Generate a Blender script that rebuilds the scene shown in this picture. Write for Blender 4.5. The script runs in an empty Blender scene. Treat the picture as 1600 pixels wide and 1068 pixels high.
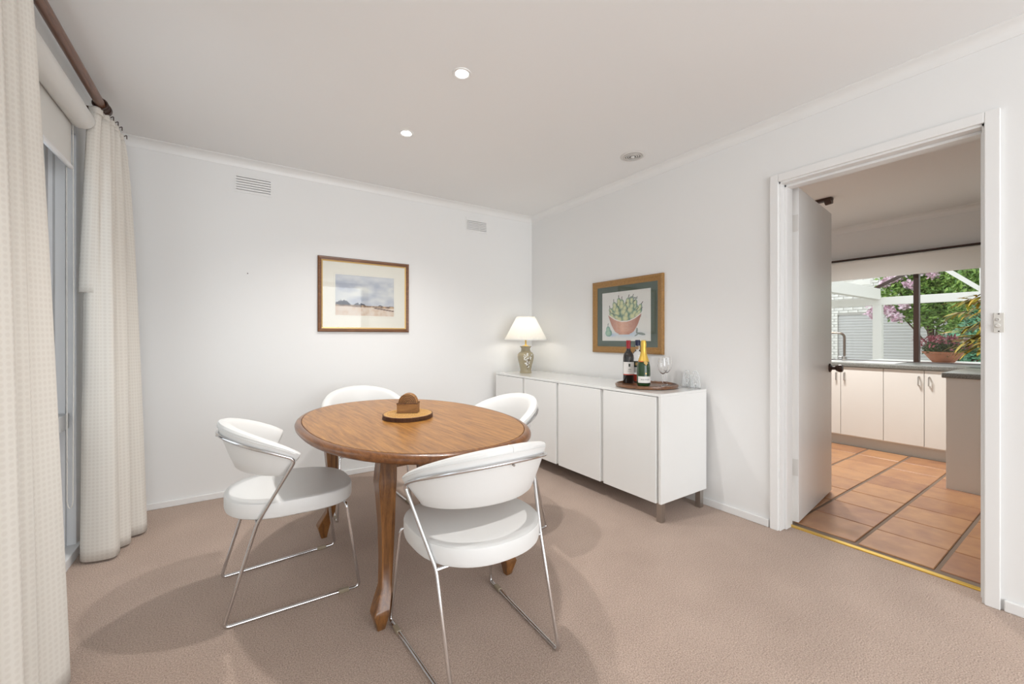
import bpy, bmesh, math, random
from mathutils import Vector, Matrix
PI = math.pi
random.seed(7)
S = bpy.context.scene
COL = S.collection

# ------------------------------------------------------------------ camera
CAM = (-2.623, -3.532, 1.12)
YAW = math.atan2(430, 641.5)
cd = bpy.data.cameras.new('camera')
cd.sensor_width = 36.0
cd.lens = 641.5 / 1600 * 36
cd.shift_y = -6.5 / 1600
cd.clip_start = 0.02
cam = bpy.data.objects.new('camera', cd)
cam.location = CAM
cam.rotation_euler = (PI / 2, 0, -YAW)
COL.objects.link(cam)
S.camera = cam

# ------------------------------------------------------------------ world: bright overcast sky
W = bpy.data.worlds.new('sky')
S.world = W
W.use_nodes = True
wn = W.node_tree.nodes
bg = wn['Background']
bg.inputs['Color'].default_value = (0.86, 0.93, 1.0, 1)
bg.inputs['Strength'].default_value = 1.8

# ------------------------------------------------------------------ daylight through the big window behind the camera
def area(name, loc, rot, sx, sy, energy, color):
    l = bpy.data.lights.new(name, 'AREA')
    l.shape = 'RECTANGLE'; l.size = sx; l.size_y = sy; l.energy = energy; l.color = color
    o = bpy.data.objects.new(name, l); COL.objects.link(o)
    o.location = loc; o.rotation_euler = rot
    return o
area('window_back_offscreen', (-1.65, -6.70, 1.25), (PI / 2, 0, 0), 3.0, 2.1, 70, (0.95, 0.975, 1.0))

S.view_settings.view_transform = 'Standard'
S.view_settings.look = 'None'
S.view_settings.gamma = 1.0
S.view_settings.use_curve_mapping = False
S.view_settings.exposure = 0.15

DOWNLIGHT_W = 53.0
LAMP_W = 5.0
KITCHEN_W = 95.0

# ------------------------------------------------------------------ materials
def nodes_of(name):
    m = bpy.data.materials.new(name); m.use_nodes = True
    nt = m.node_tree
    return m, nt, nt.nodes['Principled BSDF']
def setin(b, **k):
    for a, v in k.items():
        b.inputs[a.replace('_', ' ')].default_value = v
def mat(name, col, rough=0.5, metal=0.0, bump=0.0, bscale=200, var=0.0, vscale=8, coat=0.0, spec=0.5, stretch=None, trans=0.0, ior=1.45):
    m, nt, b = nodes_of(name)
    setin(b, Base_Color=(*col, 1), Roughness=rough, Metallic=metal)
    b.inputs['Coat Weight'].default_value = coat
    b.inputs['Coat Roughness'].default_value = 0.05
    b.inputs['Specular IOR Level'].default_value = spec
    b.inputs['Transmission Weight'].default_value = trans
    b.inputs['IOR'].default_value = ior
    tc = nt.nodes.new('ShaderNodeTexCoord')
    src = tc.outputs['Object']
    if stretch:
        mp = nt.nodes.new('ShaderNodeMapping'); mp.inputs['Scale'].default_value = stretch
        nt.links.new(src, mp.inputs['Vector']); src = mp.outputs['Vector']
    if var > 0:
        n = nt.nodes.new('ShaderNodeTexNoise'); n.inputs['Scale'].default_value = vscale; n.inputs['Detail'].default_value = 4
        nt.links.new(src, n.inputs['Vector'])
        r = nt.nodes.new('ShaderNodeValToRGB')
        r.color_ramp.elements[0].position = 0.3; r.color_ramp.elements[1].position = 0.7
        r.color_ramp.elements[0].color = (*[c * (1 - var) for c in col], 1)
        r.color_ramp.elements[1].color = (*[min(1, c * (1 + var)) for c in col], 1)
        nt.links.new(n.outputs['Fac'], r.inputs['Fac']); nt.links.new(r.outputs['Color'], b.inputs['Base Color'])
    if bump > 0:
        n2 = nt.nodes.new('ShaderNodeTexNoise'); n2.inputs['Scale'].default_value = bscale; n2.inputs['Detail'].default_value = 3
        nt.links.new(src, n2.inputs['Vector'])
        bp = nt.nodes.new('ShaderNodeBump'); bp.inputs['Strength'].default_value = bump; bp.inputs['Distance'].default_value = 0.002
        nt.links.new(n2.outputs['Fac'], bp.inputs['Height']); nt.links.new(bp.outputs['Normal'], b.inputs['Normal'])
    return m
def wood(name, c1, c2, rough, scale, axis='Y', coat=0.3, ring=9.0):
    """grain runs along the given axis"""
    m, nt, b = nodes_of(name)
    setin(b, Roughness=rough); b.inputs['Coat Weight'].default_value = coat; b.inputs['Coat Roughness'].default_value = 0.12
    tc = nt.nodes.new('ShaderNodeTexCoord'); mp = nt.nodes.new('ShaderNodeMapping')
    s = {'X': (0.06, 1, 1), 'Y': (1, 0.06, 1), 'Z': (1, 1, 0.06)}[axis]
    mp.inputs['Scale'].default_value = [v * scale for v in s]
    nt.links.new(tc.outputs['Object'], mp.inputs['Vector'])
    n = nt.nodes.new('ShaderNodeTexNoise'); n.inputs['Scale'].default_value = ring; n.inputs['Detail'].default_value = 5; n.inputs['Distortion'].default_value = 0.6
    nt.links.new(mp.outputs['Vector'], n.inputs['Vector'])
    n2 = nt.nodes.new('ShaderNodeTexNoise'); n2.inputs['Scale'].default_value = ring * 9; n2.inputs['Detail'].default_value = 3
    nt.links.new(mp.outputs['Vector'], n2.inputs['Vector'])
    mx = nt.nodes.new('ShaderNodeMath'); mx.operation = 'MULTIPLY_ADD'
    nt.links.new(n2.outputs['Fac'], mx.inputs[0]); mx.inputs[1].default_value = 0.45
    nt.links.new(n.outputs['Fac'], mx.inputs[2])
    r = nt.nodes.new('ShaderNodeValToRGB')
    r.color_ramp.elements[0].position = 0.5; r.color_ramp.elements[1].position = 0.95
    r.color_ramp.elements[0].color = (*c1, 1); r.color_ramp.elements[1].color = (*c2, 1)
    nt.links.new(mx.outputs[0], r.inputs['Fac']); nt.links.new(r.outputs['Color'], b.inputs['Base Color'])
    bp = nt.nodes.new('ShaderNodeBump'); bp.inputs['Strength'].default_value = 0.08; bp.inputs['Distance'].default_value = 0.001
    nt.links.new(n2.outputs['Fac'], bp.inputs['Height']); nt.links.new(bp.outputs['Normal'], b.inputs['Normal'])
    return m
def emit(name, col, strength):
    m, nt, b = nodes_of(name)
    setin(b, Base_Color=(*col, 1)); b.inputs['Emission Color'].default_value = (*col, 1); b.inputs['Emission Strength'].default_value = strength
    return m
def vcol(name, rough=0.6, spec=0.3):
    m, nt, b = nodes_of(name)
    a = nt.nodes.new('ShaderNodeVertexColor'); a.layer_name = 'print'
    nt.links.new(a.outputs['Color'], b.inputs['Base Color']); setin(b, Roughness=rough)
    b.inputs['Specular IOR Level'].default_value = spec
    return m
def leafmat(name, c1, c2, rough=0.45, vs=3.0):
    m, nt, b = nodes_of(name)
    g = nt.nodes.new('ShaderNodeNewGeometry'); oi = nt.nodes.new('ShaderNodeObjectInfo')
    ad = nt.nodes.new('ShaderNodeMath'); ad.operation = 'ADD'; fr = nt.nodes.new('ShaderNodeMath'); fr.operation = 'FRACT'
    nt.links.new(g.outputs['Random Per Island'], ad.inputs[0]); nt.links.new(oi.outputs['Random'], ad.inputs[1])
    nt.links.new(ad.outputs[0], fr.inputs[0])
    r = nt.nodes.new('ShaderNodeValToRGB'); r.color_ramp.elements[0].color = (*c1, 1); r.color_ramp.elements[1].color = (*c2, 1)
    nt.links.new(fr.outputs[0], r.inputs['Fac']); nt.links.new(r.outputs['Color'], b.inputs['Base Color'])
    setin(b, Roughness=rough)
    b.inputs['Subsurface Weight'].default_value = 0.0
    return m

M = {}
M['wall'] = mat('wall_paint', (0.85, 0.848, 0.835), 0.75, bump=0.05, bscale=350, spec=0.25)
M['ceil'] = mat('ceiling_paint', (0.88, 0.878, 0.87), 0.85, bump=0.04, bscale=300, spec=0.2)
M['trim'] = mat('trim_gloss_paint', (0.85, 0.845, 0.83), 0.35, bump=0.03, bscale=60)
M['lacquer'] = mat('white_lacquer', (0.86, 0.86, 0.84), 0.18, coat=0.6)
M['leather'] = mat('white_leather', (0.79, 0.785, 0.765), 0.42, bump=0.12, bscale=420)
M['chrome'] = mat('chrome', (0.72, 0.72, 0.73), 0.12, metal=1.0)
M['steel'] = mat('brushed_steel', (0.48, 0.45, 0.42), 0.32, metal=1.0)
M['dark'] = mat('black_plastic', (0.035, 0.03, 0.028), 0.7)
M['brown'] = mat('dark_brown_metal', (0.055, 0.028, 0.02), 0.35)
M['brass'] = mat('brass_strip', (0.80, 0.52, 0.10), 0.3, metal=0.85)
M['stone'] = mat('granite_laminate', (0.20, 0.205, 0.19), 0.3, var=0.45, vscale=160)
M['kit'] = mat('kitchen_laminate', (0.84, 0.83, 0.79), 0.35)
M['kick'] = mat('kick_board', (0.62, 0.60, 0.56), 0.5)
M['tap'] = mat('satin_bronze_tap', (0.34, 0.29, 0.25), 0.3, metal=1.0)
M['inox'] = mat('stainless', (0.55, 0.54, 0.52), 0.3, metal=1.0)
M['grout'] = mat('grout', (0.25, 0.185, 0.14), 0.9, bump=0.2, bscale=200)
M['rod'] = wood('rod_wood', (0.10, 0.038, 0.016), (0.20, 0.085, 0.04), 0.35, 14, 'Y')
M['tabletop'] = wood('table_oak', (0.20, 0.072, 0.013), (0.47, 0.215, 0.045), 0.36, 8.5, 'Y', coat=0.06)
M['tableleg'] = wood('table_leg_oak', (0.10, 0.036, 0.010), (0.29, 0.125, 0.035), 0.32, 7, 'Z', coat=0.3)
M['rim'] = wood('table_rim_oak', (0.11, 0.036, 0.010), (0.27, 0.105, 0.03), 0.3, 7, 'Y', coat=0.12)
M['frame1'] = wood('frame_walnut', (0.10, 0.036, 0.010), (0.25, 0.10, 0.03), 0.35, 14, 'X')
M['frame2'] = wood('frame_oak', (0.24, 0.115, 0.025), (0.42, 0.225, 0.06), 0.35, 14, 'Y')
M['gilt'] = mat('gilt_slip', (0.62, 0.42, 0.16), 0.35, metal=0.3)
M['board'] = mat('mount_cream', (0.82, 0.79, 0.72), 0.8)
M['greenboard'] = mat('mount_green', (0.075, 0.105, 0.085), 0.25, coat=0.4)
M['print'] = vcol('watercolour_print')
M['rattan'] = wood('rattan', (0.17, 0.075, 0.025), (0.45, 0.23, 0.075), 0.6, 60, 'X', coat=0.0, ring=4)
M['rattan2'] = mat('rattan_weave', (0.50, 0.28, 0.085), 0.6, bump=0.8, bscale=260, var=0.4, vscale=220)
M['rattan3'] = mat('rattan_edge', (0.13, 0.055, 0.025), 0.6, bump=0.6, bscale=260, var=0.5, vscale=150)
M['tray'] = wood('tray_acacia', (0.075, 0.028, 0.012), (0.26, 0.115, 0.045), 0.3, 16, 'Y')
M['blackglass'] = mat('dark_bottle_glass', (0.012, 0.010, 0.010), 0.06, coat=0.5)
M['greenglass'] = mat('green_bottle_glass', (0.012, 0.045, 0.012), 0.06, coat=0.5)
M['foil_red'] = mat('red_foil', (0.33, 0.02, 0.03), 0.35)
M['foil_gold'] = mat('gold_foil', (0.72, 0.48, 0.10), 0.35, metal=0.7, bump=0.4, bscale=150)
M['navy'] = mat('navy_cap', (0.012, 0.016, 0.05), 0.35)
M['paper'] = mat('label_paper', (0.83, 0.81, 0.78), 0.6)
M['ink'] = mat('label_ink', (0.05, 0.06, 0.05), 0.6)
M['redlabel'] = mat('red_label', (0.65, 0.06, 0.03), 0.5)
M['glass'] = mat('clear_glass', (1, 1, 1), 0.0, trans=1.0, ior=1.45)
def panemat():
    m, nt, b = nodes_of('window_pane')
    out = nt.nodes['Material Output']
    t = nt.nodes.new('ShaderNodeBsdfTransparent'); t.inputs['Color'].default_value = (.98, .985, .98, 1)
    g = nt.nodes.new('ShaderNodeBsdfGlossy'); g.inputs['Roughness'].default_value = 0.0
    lw = nt.nodes.new('ShaderNodeLayerWeight'); lw.inputs['Blend'].default_value = 0.5
    pw = nt.nodes.new('ShaderNodeMath'); pw.operation = 'POWER'; pw.inputs[1].default_value = 4.0
    fr = nt.nodes.new('ShaderNodeMath'); fr.operation = 'MULTIPLY_ADD'; fr.inputs[1].default_value = 0.45; fr.inputs[2].default_value = 0.025
    nt.links.new(lw.outputs['Facing'], pw.inputs[0]); nt.links.new(pw.outputs[0], fr.inputs[0])
    mx = nt.nodes.new('ShaderNodeMixShader')
    nt.links.new(fr.outputs[0], mx.inputs[0]); nt.links.new(t.outputs[0], mx.inputs[1]); nt.links.new(g.outputs[0], mx.inputs[2]); nt.links.new(mx.outputs[0], out.inputs['Surface'])
    return m
M['pane'] = panemat()
M['frost'] = mat('frosted_glass', (0.93, 0.95, 0.95), 0.2, trans=0.6, ior=1.45)
M['tint'] = mat('tinted_pane', (0.02, 0.035, 0.06), 0.05, coat=0.6)
M['ceramic'] = mat('olive_ceramic', (0.36, 0.31, 0.20), 0.15, coat=0.5, var=0.08, vscale=12)
M['petal'] = mat('white_petal', (0.85, 0.84, 0.80), 0.4)
M['stemdark'] = mat('painted_stem', (0.10, 0.06, 0.04), 0.5)
M['glide'] = mat('tan_glide', (0.33, 0.27, 0.19), 0.4)
M['grille'] = mat('grille_paint', (0.74, 0.72, 0.69), 0.5)
M['plastic'] = mat('cream_plastic', (0.70, 0.68, 0.63), 0.4)
M['white_metal'] = mat('white_frame_paint', (0.84, 0.85, 0.86), 0.4)
M['blind'] = mat('blind_fabric', (0.76, 0.75, 0.72), 0.7)
M['brick'] = mat('cream_brick', (0.80, 0.77, 0.70), 0.85, var=0.14, vscale=3, bump=0.3, bscale=60)
M['mortar'] = mat('mortar', (0.55, 0.52, 0.47), 0.9)
M['roller'] = mat('roller_door_grey', (0.60, 0.58, 0.55), 0.5)
M['pergola'] = mat('pergola_paint', (0.74, 0.71, 0.64), 0.5)
M['roofsheet'] = mat('roof_sheet', (0.55, 0.49, 0.41), 0.6)
M['paving'] = mat('garden_paving', (0.5, 0.47, 0.42), 0.9, var=0.2, vscale=4)
M['terracotta'] = mat('terracotta_pot', (0.42, 0.17, 0.09), 0.7, var=0.12, vscale=12)
M['soil'] = mat('soil', (0.05, 0.035, 0.025), 0.95)
M['leafg'] = leafmat('leaf_green', (0.10, 0.22, 0.03), (0.36, 0.52, 0.12))
M['leafb'] = leafmat('leaf_bluegreen', (0.05, 0.20, 0.10), (0.22, 0.48, 0.28))
M['leafd'] = leafmat('leaf_dark', (0.035, 0.07, 0.015), (0.12, 0.18, 0.05))
M['leafr'] = leafmat('leaf_red', (0.20, 0.03, 0.05), (0.42, 0.12, 0.14))
M['leafc'] = leafmat('leaf_croton', (0.20, 0.21, 0.02), (0.78, 0.55, 0.10))
M['pink'] = leafmat('blossom_pink', (0.70, 0.42, 0.52), (0.90, 0.76, 0.80))
M['white_fl'] = leafmat('blossom_white', (0.80, 0.82, 0.80), (0.92, 0.92, 0.90))
M['bark'] = mat('bark', (0.14, 0.09, 0.06), 0.9)

def carpet():
    m, nt, b = nodes_of('carpet_pile')
    setin(b, Roughness=0.95); b.inputs['Specular IOR Level'].default_value = 0.1
    b.inputs['Sheen Weight'].default_value = 0.15
    tc = nt.nodes.new('ShaderNodeTexCoord')
    n = nt.nodes.new('ShaderNodeTexNoise'); n.inputs['Scale'].default_value = 210; n.inputs['Detail'].default_value = 2
    n2 = nt.nodes.new('ShaderNodeTexNoise'); n2.inputs['Scale'].default_value = 3.0; n2.inputs['Detail'].default_value = 5
    for q in (n, n2): nt.links.new(tc.outputs['Object'], q.inputs['Vector'])
    r = nt.nodes.new('ShaderNodeValToRGB'); r.color_ramp.elements[0].position = 0.3; r.color_ramp.elements[1].position = 0.72
    r.color_ramp.elements[0].color = (0.34, 0.25, 0.20, 1); r.color_ramp.elements[1].color = (0.66, 0.51, 0.42, 1)
    ma = nt.nodes.new('ShaderNodeMath'); ma.operation = 'MULTIPLY_ADD'; ma.inputs[1].default_value = 0.22
    sb = nt.nodes.new('ShaderNodeMath'); sb.operation = 'SUBTRACT'; sb.inputs[1].default_value = 0.11
    nt.links.new(n2.outputs['Fac'], ma.inputs[0]); nt.links.new(n.outputs['Fac'], ma.inputs[2])
    nt.links.new(ma.outputs[0], sb.inputs[0]); nt.links.new(sb.outputs[0], r.inputs['Fac'])
    nt.links.new(r.outputs['Color'], b.inputs['Base Color'])
    bp = nt.nodes.new('ShaderNodeBump'); bp.inputs['Strength'].default_value = 0.9; bp.inputs['Distance'].default_value = 0.006
    nt.links.new(n.outputs['Fac'], bp.inputs['Height']); nt.links.new(bp.outputs['Normal'], b.inputs['Normal'])
    return m
M['carpet'] = carpet()

def tilemat():
    m, nt, b = nodes_of('terracotta_tile')
    setin(b, Roughness=0.38)
    oi = nt.nodes.new('ShaderNodeObjectInfo'); tc = nt.nodes.new('ShaderNodeTexCoord')
    n = nt.nodes.new('ShaderNodeTexNoise'); n.inputs['Scale'].default_value = 9; n.inputs['Detail'].default_value = 5
    ad = nt.nodes.new('ShaderNodeVectorMath'); ad.operation = 'ADD'
    nt.links.new(tc.outputs['Object'], ad.inputs[0]); nt.links.new(oi.outputs['Location'], ad.inputs[1])
    nt.links.new(ad.outputs[0], n.inputs['Vector'])
    ma = nt.nodes.new('ShaderNodeMath'); ma.operation = 'MULTIPLY_ADD'; ma.inputs[1].default_value = 0.4
    nt.links.new(oi.outputs['Random'], ma.inputs[0]); nt.links.new(n.outputs['Fac'], ma.inputs[2])
    r = nt.nodes.new('ShaderNodeValToRGB'); r.color_ramp.elements[0].position = 0.3; r.color_ramp.elements[1].position = 1.0
    r.color_ramp.elements[0].color = (0.33, 0.155, 0.095, 1); r.color_ramp.elements[1].color = (0.56, 0.30, 0.145, 1)
    nt.links.new(ma.outputs[0], r.inputs['Fac']); nt.links.new(r.outputs['Color'], b.inputs['Base Color'])
    bp = nt.nodes.new('ShaderNodeBump'); bp.inputs['Strength'].default_value = 0.15; bp.inputs['Distance'].default_value = 0.003
    nt.links.new(n.outputs['Fac'], bp.inputs['Height']); nt.links.new(bp.outputs['Normal'], b.inputs['Normal'])
    return m
M['tile'] = tilemat()

def curtainmat():
    m, nt, b = nodes_of('curtain_jacquard')
    setin(b, Roughness=0.85); b.inputs['Specular IOR Level'].default_value = 0.15; b.inputs['Sheen Weight'].default_value = 0.1
    uv = nt.nodes.new('ShaderNodeUVMap'); uv.uv_map = 'cloth'
    v = nt.nodes.new('ShaderNodeTexVoronoi'); v.inputs['Scale'].default_value = 55; v.inputs['Randomness'].default_value = 0.0
    nt.links.new(uv.outputs['UV'], v.inputs['Vector'])
    r = nt.nodes.new('ShaderNodeValToRGB'); r.color_ramp.elements[0].position = 0.25; r.color_ramp.elements[1].position = 0.42
    r.color_ramp.elements[0].color = (0.70, 0.66, 0.60, 1); r.color_ramp.elements[1].color = (0.745, 0.71, 0.65, 1)
    nt.links.new(v.outputs['Distance'], r.inputs['Fac']); nt.links.new(r.outputs['Color'], b.inputs['Base Color'])
    w = nt.nodes.new('ShaderNodeTexNoise'); w.inputs['Scale'].default_value = 500
    nt.links.new(uv.outputs['UV'], w.inputs['Vector'])
    bp = nt.nodes.new('ShaderNodeBump'); bp.inputs['Strength'].default_value = 0.25; bp.inputs['Distance'].default_value = 0.001
    nt.links.new(w.outputs['Fac'], bp.inputs['Height']); nt.links.new(bp.outputs['Normal'], b.inputs['Normal'])
    return m
M['curtain'] = curtainmat()

def shademat():
    m, nt, b = nodes_of('lampshade_fabric')
    out = nt.nodes['Material Output']
    d = nt.nodes.new('ShaderNodeBsdfDiffuse'); d.inputs['Color'].default_value = (0.88, 0.86, 0.80, 1)
    t = nt.nodes.new('ShaderNodeBsdfTranslucent'); t.inputs['Color'].default_value = (0.95, 0.93, 0.88, 1)
    mx = nt.nodes.new('ShaderNodeMixShader'); mx.inputs[0].default_value = 0.45
    nt.links.new(d.outputs[0], mx.inputs[1]); nt.links.new(t.outputs[0], mx.inputs[2]); nt.links.new(mx.outputs[0], out.inputs['Surface'])
    return m
M['shade'] = shademat()

# ------------------------------------------------------------------ mesh helpers
def box(bm, lo, hi, bev=0.0, seg=2):
    lo = Vector(lo); hi = Vector(hi)
    r = bmesh.ops.create_cube(bm, size=1.0)
    vs = r['verts']
    for v in vs:
        v.co = Vector(((v.co.x + .5) * (hi.x - lo.x) + lo.x, (v.co.y + .5) * (hi.y - lo.y) + lo.y, (v.co.z + .5) * (hi.z - lo.z) + lo.z))
    if bev > 0:
        es = list({e for v in vs for e in v.link_edges})
        bmesh.ops.bevel(bm, geom=es, offset=bev, segments=seg, affect='EDGES', profile=0.5)
    return bm
def lathe(bm, prof, n=32, centre=(0, 0, 0), cap=True, wob=None):
    rings = []
    for (r, z) in prof:
        ring = []
        for k in range(n):
            a = 2 * PI * k / n
            rr = r * (wob(k) if wob else 1)
            ring.append(bm.verts.new((centre[0] + rr * math.cos(a), centre[1] + rr * math.sin(a), centre[2] + z)))
        rings.append(ring)
    for A, B in zip(rings, rings[1:]):
        for k in range(n):
            bm.faces.new((A[k], A[(k + 1) % n], B[(k + 1) % n], B[k]))
    if cap:
        bm.faces.new(list(reversed(rings[0]))); bm.faces.new(rings[-1])
    return bm
def fillet(pts, rad, seg=5):
    pts = [Vector(p) for p in pts]
    out = [pts[0]]
    for i in range(1, len(pts) - 1):
        r = rad[i] if isinstance(rad, (list, tuple)) else rad
        if r <= 0: out.append(pts[i]); continue
        a = (pts[i - 1] - pts[i]); b = (pts[i + 1] - pts[i])
        d = min(r, a.length * .45, b.length * .45)
        p0 = pts[i] + a.normalized() * d; p1 = pts[i] + b.normalized() * d
        for s in range(seg + 1):
            t = s / seg
            out.append((1 - t) ** 2 * p0 + 2 * t * (1 - t) * pts[i] + t * t * p1)
    out.append(pts[-1])
    return out
def tube(bm, pts, r, n=10, closed=False, taper=None):
    pts = [Vector(p) for p in pts]
    N = len(pts)
    T = []
    for i in range(N):
        if closed: t = pts[(i + 1) % N] - pts[(i - 1) % N]
        else: t = pts[min(i + 1, N - 1)] - pts[max(i - 1, 0)]
        T.append(t.normalized())
    up = Vector((0, 0, 1)) if abs(T[0].z) < .9 else Vector((1, 0, 0))
    u = T[0].cross(up).normalized()
    rings = []
    for i in range(N):
        u = (u - T[i] * u.dot(T[i])).normalized()
        w = T[i].cross(u)
        rr = r if taper is None else r * taper(i / (N - 1))
        rings.append([bm.verts.new(pts[i] + (u * math.cos(2 * PI * k / n) + w * math.sin(2 * PI * k / n)) * rr) for k in range(n)])
    pr = list(zip(rings, rings[1:])) + ([(rings[-1], rings[0])] if closed else [])
    for A, B in pr:
        for k in range(n):
            bm.faces.new((A[k], A[(k + 1) % n], B[(k + 1) % n], B[k]))
    if not closed:
        bm.faces.new(list(reversed(rings[0]))); bm.faces.new(rings[-1])
    return bm
def loft(bm, rings, cap=True, closed=True):
    R = [[bm.verts.new(p) for p in ring] for ring in rings]
    n = len(R[0])
    for A, B in zip(R, R[1:]):
        for k in range(n if closed else n - 1):
            bm.faces.new((A[k], A[(k + 1) % n], B[(k + 1) % n], B[k]))
    if cap and closed:
        bm.faces.new(list(reversed(R[0]))); bm.faces.new(R[-1])
    return bm
def NB(): return bmesh.new()
def obj(name, bm, m, parent=None, smooth=False, loc=None):
    bmesh.ops.recalc_face_normals(bm, faces=bm.faces[:])
    me = bpy.data.meshes.new(name); bm.to_mesh(me); bm.free()
    if m is not None: me.materials.append(M[m] if isinstance(m, str) else m)
    if smooth:
        me.polygons.foreach_set('use_smooth', [True] * len(me.polygons))
        try: me.set_sharp_from_angle(angle=math.radians(40))
        except Exception: pass
    o = bpy.data.objects.new(name, me); COL.objects.link(o)
    if parent is not None: o.parent = parent
    if loc is not None: o.location = loc
    return o
def bx(name, lo, hi, m, parent=None, bev=0.0):
    return obj(name, box(NB(), lo, hi, bev), m, parent)
def tag(o, label, cat, group=None):
    o['label'] = label; o['category'] = cat
    if group: o['group'] = group
    return o
def thing(name, label, cat, loc=(0, 0, 0), rz=0.0, group=None):
    o = bpy.data.objects.new(name, None); o.empty_display_size = 0.1; COL.objects.link(o)
    o.location = loc; o.rotation_euler = (0, 0, rz)
    return tag(o, label, cat, group)
def struct(o, label=None):
    o['kind'] = 'structure'
    if label: o['label'] = label
    return o
def copy_tree(o, parent=None):
    c = o.copy(); COL.objects.link(c)
    c.parent = parent
    for ch in list(o.children): copy_tree(ch, c)
    return c
def share(name, me, loc, parent=None, rot=(0, 0, 0), scale=(1, 1, 1)):
    o = bpy.data.objects.new(name, me); COL.objects.link(o)
    o.location = loc; o.rotation_euler = rot; o.scale = scale
    if parent is not None: o.parent = parent
    return o
def mesh_of(bm, name, m, smooth=False):
    bmesh.ops.recalc_face_normals(bm, faces=bm.faces[:])
    me = bpy.data.meshes.new(name); bm.to_mesh(me); bm.free(); me.materials.append(M[m])
    if smooth: me.polygons.foreach_set('use_smooth', [True] * len(me.polygons))
    return me

# ================================================================== ROOM SHELL
H = 2.395
XL = -3.32          # inner face of window wall
YF = -6.6           # wall behind the camera
struct(bx('floor', (-3.6, YF - .2, -.1), (0.11, 0.15, 0.0), 'carpet'), 'dusty pink cut pile carpet')
VX, VY, VR = -.315, -1.61, .058        # opening for the round air diffuser
b = NB()
box(b, (-3.6, YF - .2, H), (VX - VR, .15, H + .1)); box(b, (VX + VR, YF - .2, H), (0, .15, H + .1))
box(b, (VX - VR, YF - .2, H), (VX + VR, VY - VR, H + .1)); box(b, (VX - VR, VY + VR, H), (VX + VR, .15, H + .1))
struct(obj('ceiling', b, 'ceil'), 'plain white plaster ceiling')
VENTS = ((-2.627, -2.414, 2.175, 2.295), (-.783, -.565, 2.165, 2.272))     # x0, x1, z0, z1 of the vent openings
b = NB()
box(b, (-3.6, .12, -.1), (.15, .15, H)); box(b, (-3.6, 0, -.1), (.15, .12, 2.165)); box(b, (-3.6, 0, 2.295), (.15, .12, H))
box(b, (-3.6, 0, 2.165), (VENTS[0][0], .12, 2.295)); box(b, (VENTS[0][1], 0, 2.165), (VENTS[1][0], .12, 2.295)); box(b, (VENTS[1][1], 0, 2.165), (.15, .12, 2.295))
box(b, (VENTS[0][0], 0, 2.165), (VENTS[0][1], .12, 2.175)); box(b, (VENTS[1][0], 0, 2.272), (VENTS[1][1], .12, 2.295))
struct(obj('wall_back', b, 'wall'), 'plain white plaster wall with two vents')
# wall to the kitchen, door opening y -2.412 .. -3.205
D0, D1, DH = -2.405, -3.212, 2.03
b = NB()
box(b, (0, D0, -.1), (.14, 0.0, H)); box(b, (0, YF - .2, -.1), (.14, D1, H)); box(b, (0, D1, DH), (.14, D0, H))
struct(obj('wall_right', b, 'wall'), 'white wall with the kitchen doorway')
# window wall
b = NB()
box(b, (XL - .2, -0.47, -.1), (XL, 0.0, H)); box(b, (XL - .2, YF - .2, -.1), (XL, -3.1, H)); box(b, (XL - .2, -3.1, 2.22), (XL, -0.47, H))
struct(obj('wall_left', b, 'wall'), 'white window wall behind the curtains')
b = NB()
box(b, (-3.6, YF - .2, -.1), (-3.15, YF, H)); box(b, (-.15, YF - .2, -.1), (0, YF, H)); box(b, (-3.15, YF - .2, 2.3), (-.15, YF, H)); box(b, (-3.15, YF - .2, -.1), (-.15, YF, .2))
struct(obj('wall_front', b, 'wall'), 'white wall with wide window')

# cornices: cove section swept along walls
def cove(name, p0, p1, inward, s=.055, m='trim'):
    p0 = Vector(p0); p1 = Vector(p1); inward = Vector(inward)
    sec = [(0, -s), (.004, -s)]
    for k in range(7):
        a = k / 6 * PI / 2
        sec.append((.006 + (s - .012) * (1 - math.cos(a)), -s + .006 + (s - .012) * math.sin(a)))
    sec += [(s, -.003), (s, 0), (0, 0)]
    rings = [[p + inward * u + Vector((0, 0, v)) for u, v in sec] for p in (p0, p1)]
    o = obj(name, loft(NB(), rings), m, smooth=True)
    return struct(o, 'white coved ceiling cornice')
cove('trim_1', (XL, 0, H), (0, 0, H), (0, -1, 0))
cove('trim_2', (0, 0, H), (0, YF, H), (-1, 0, 0))
cove('trim_3', (XL, YF, H), (XL, 0, H), (1, 0, 0))
# skirting
struct(bx('baseboard_back', (XL, -.014, 0), (0, 0, .042), 'trim', bev=.004), 'low white skirting board')
struct(bx('baseboard_right', (-.014, D0 + .045, 0), (0, -.014, .046), 'trim', bev=.004), 'low white skirting board')
struct(bx('baseboard_front', (-.014, YF, 0), (0, D1 - .045, .046), 'trim', bev=.004), 'low white skirting board')

# architrave and jamb of the doorway
ar = .044
b = NB()
box(b, (-.018, D0 - .008, 0), (0, D0 + ar - .008, DH + ar - .006), .003)
box(b, (-.018, D1 - ar + .008, 0), (0, D1 + .008, DH + ar - .006), .003)
box(b, (-.018, D1 + .008, DH - .006), (0, D0 - .008, DH + ar - .006), .003)
struct(obj('trim_4', b, 'trim'), 'white painted door architrave')
b = NB()
box(b, (-.004, D0 - .016, 0), (.15, D0, DH)); box(b, (-.004, D1, 0), (.15, D1 + .016, DH)); box(b, (-.004, D1, DH - .016), (.15, D0, DH))
box(b, (.045, D0 - .028, 0), (.105, D0 - .016, DH - .016), .002); box(b, (.045, D1 + .016, 0), (.105, D1 + .026, DH - .016), .002); box(b, (.045, D1 + .016, DH - .03), (.105, D0 - .016, DH - .016), .002)
struct(obj('trim_5', b, 'trim'), 'white door jamb lining')
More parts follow.
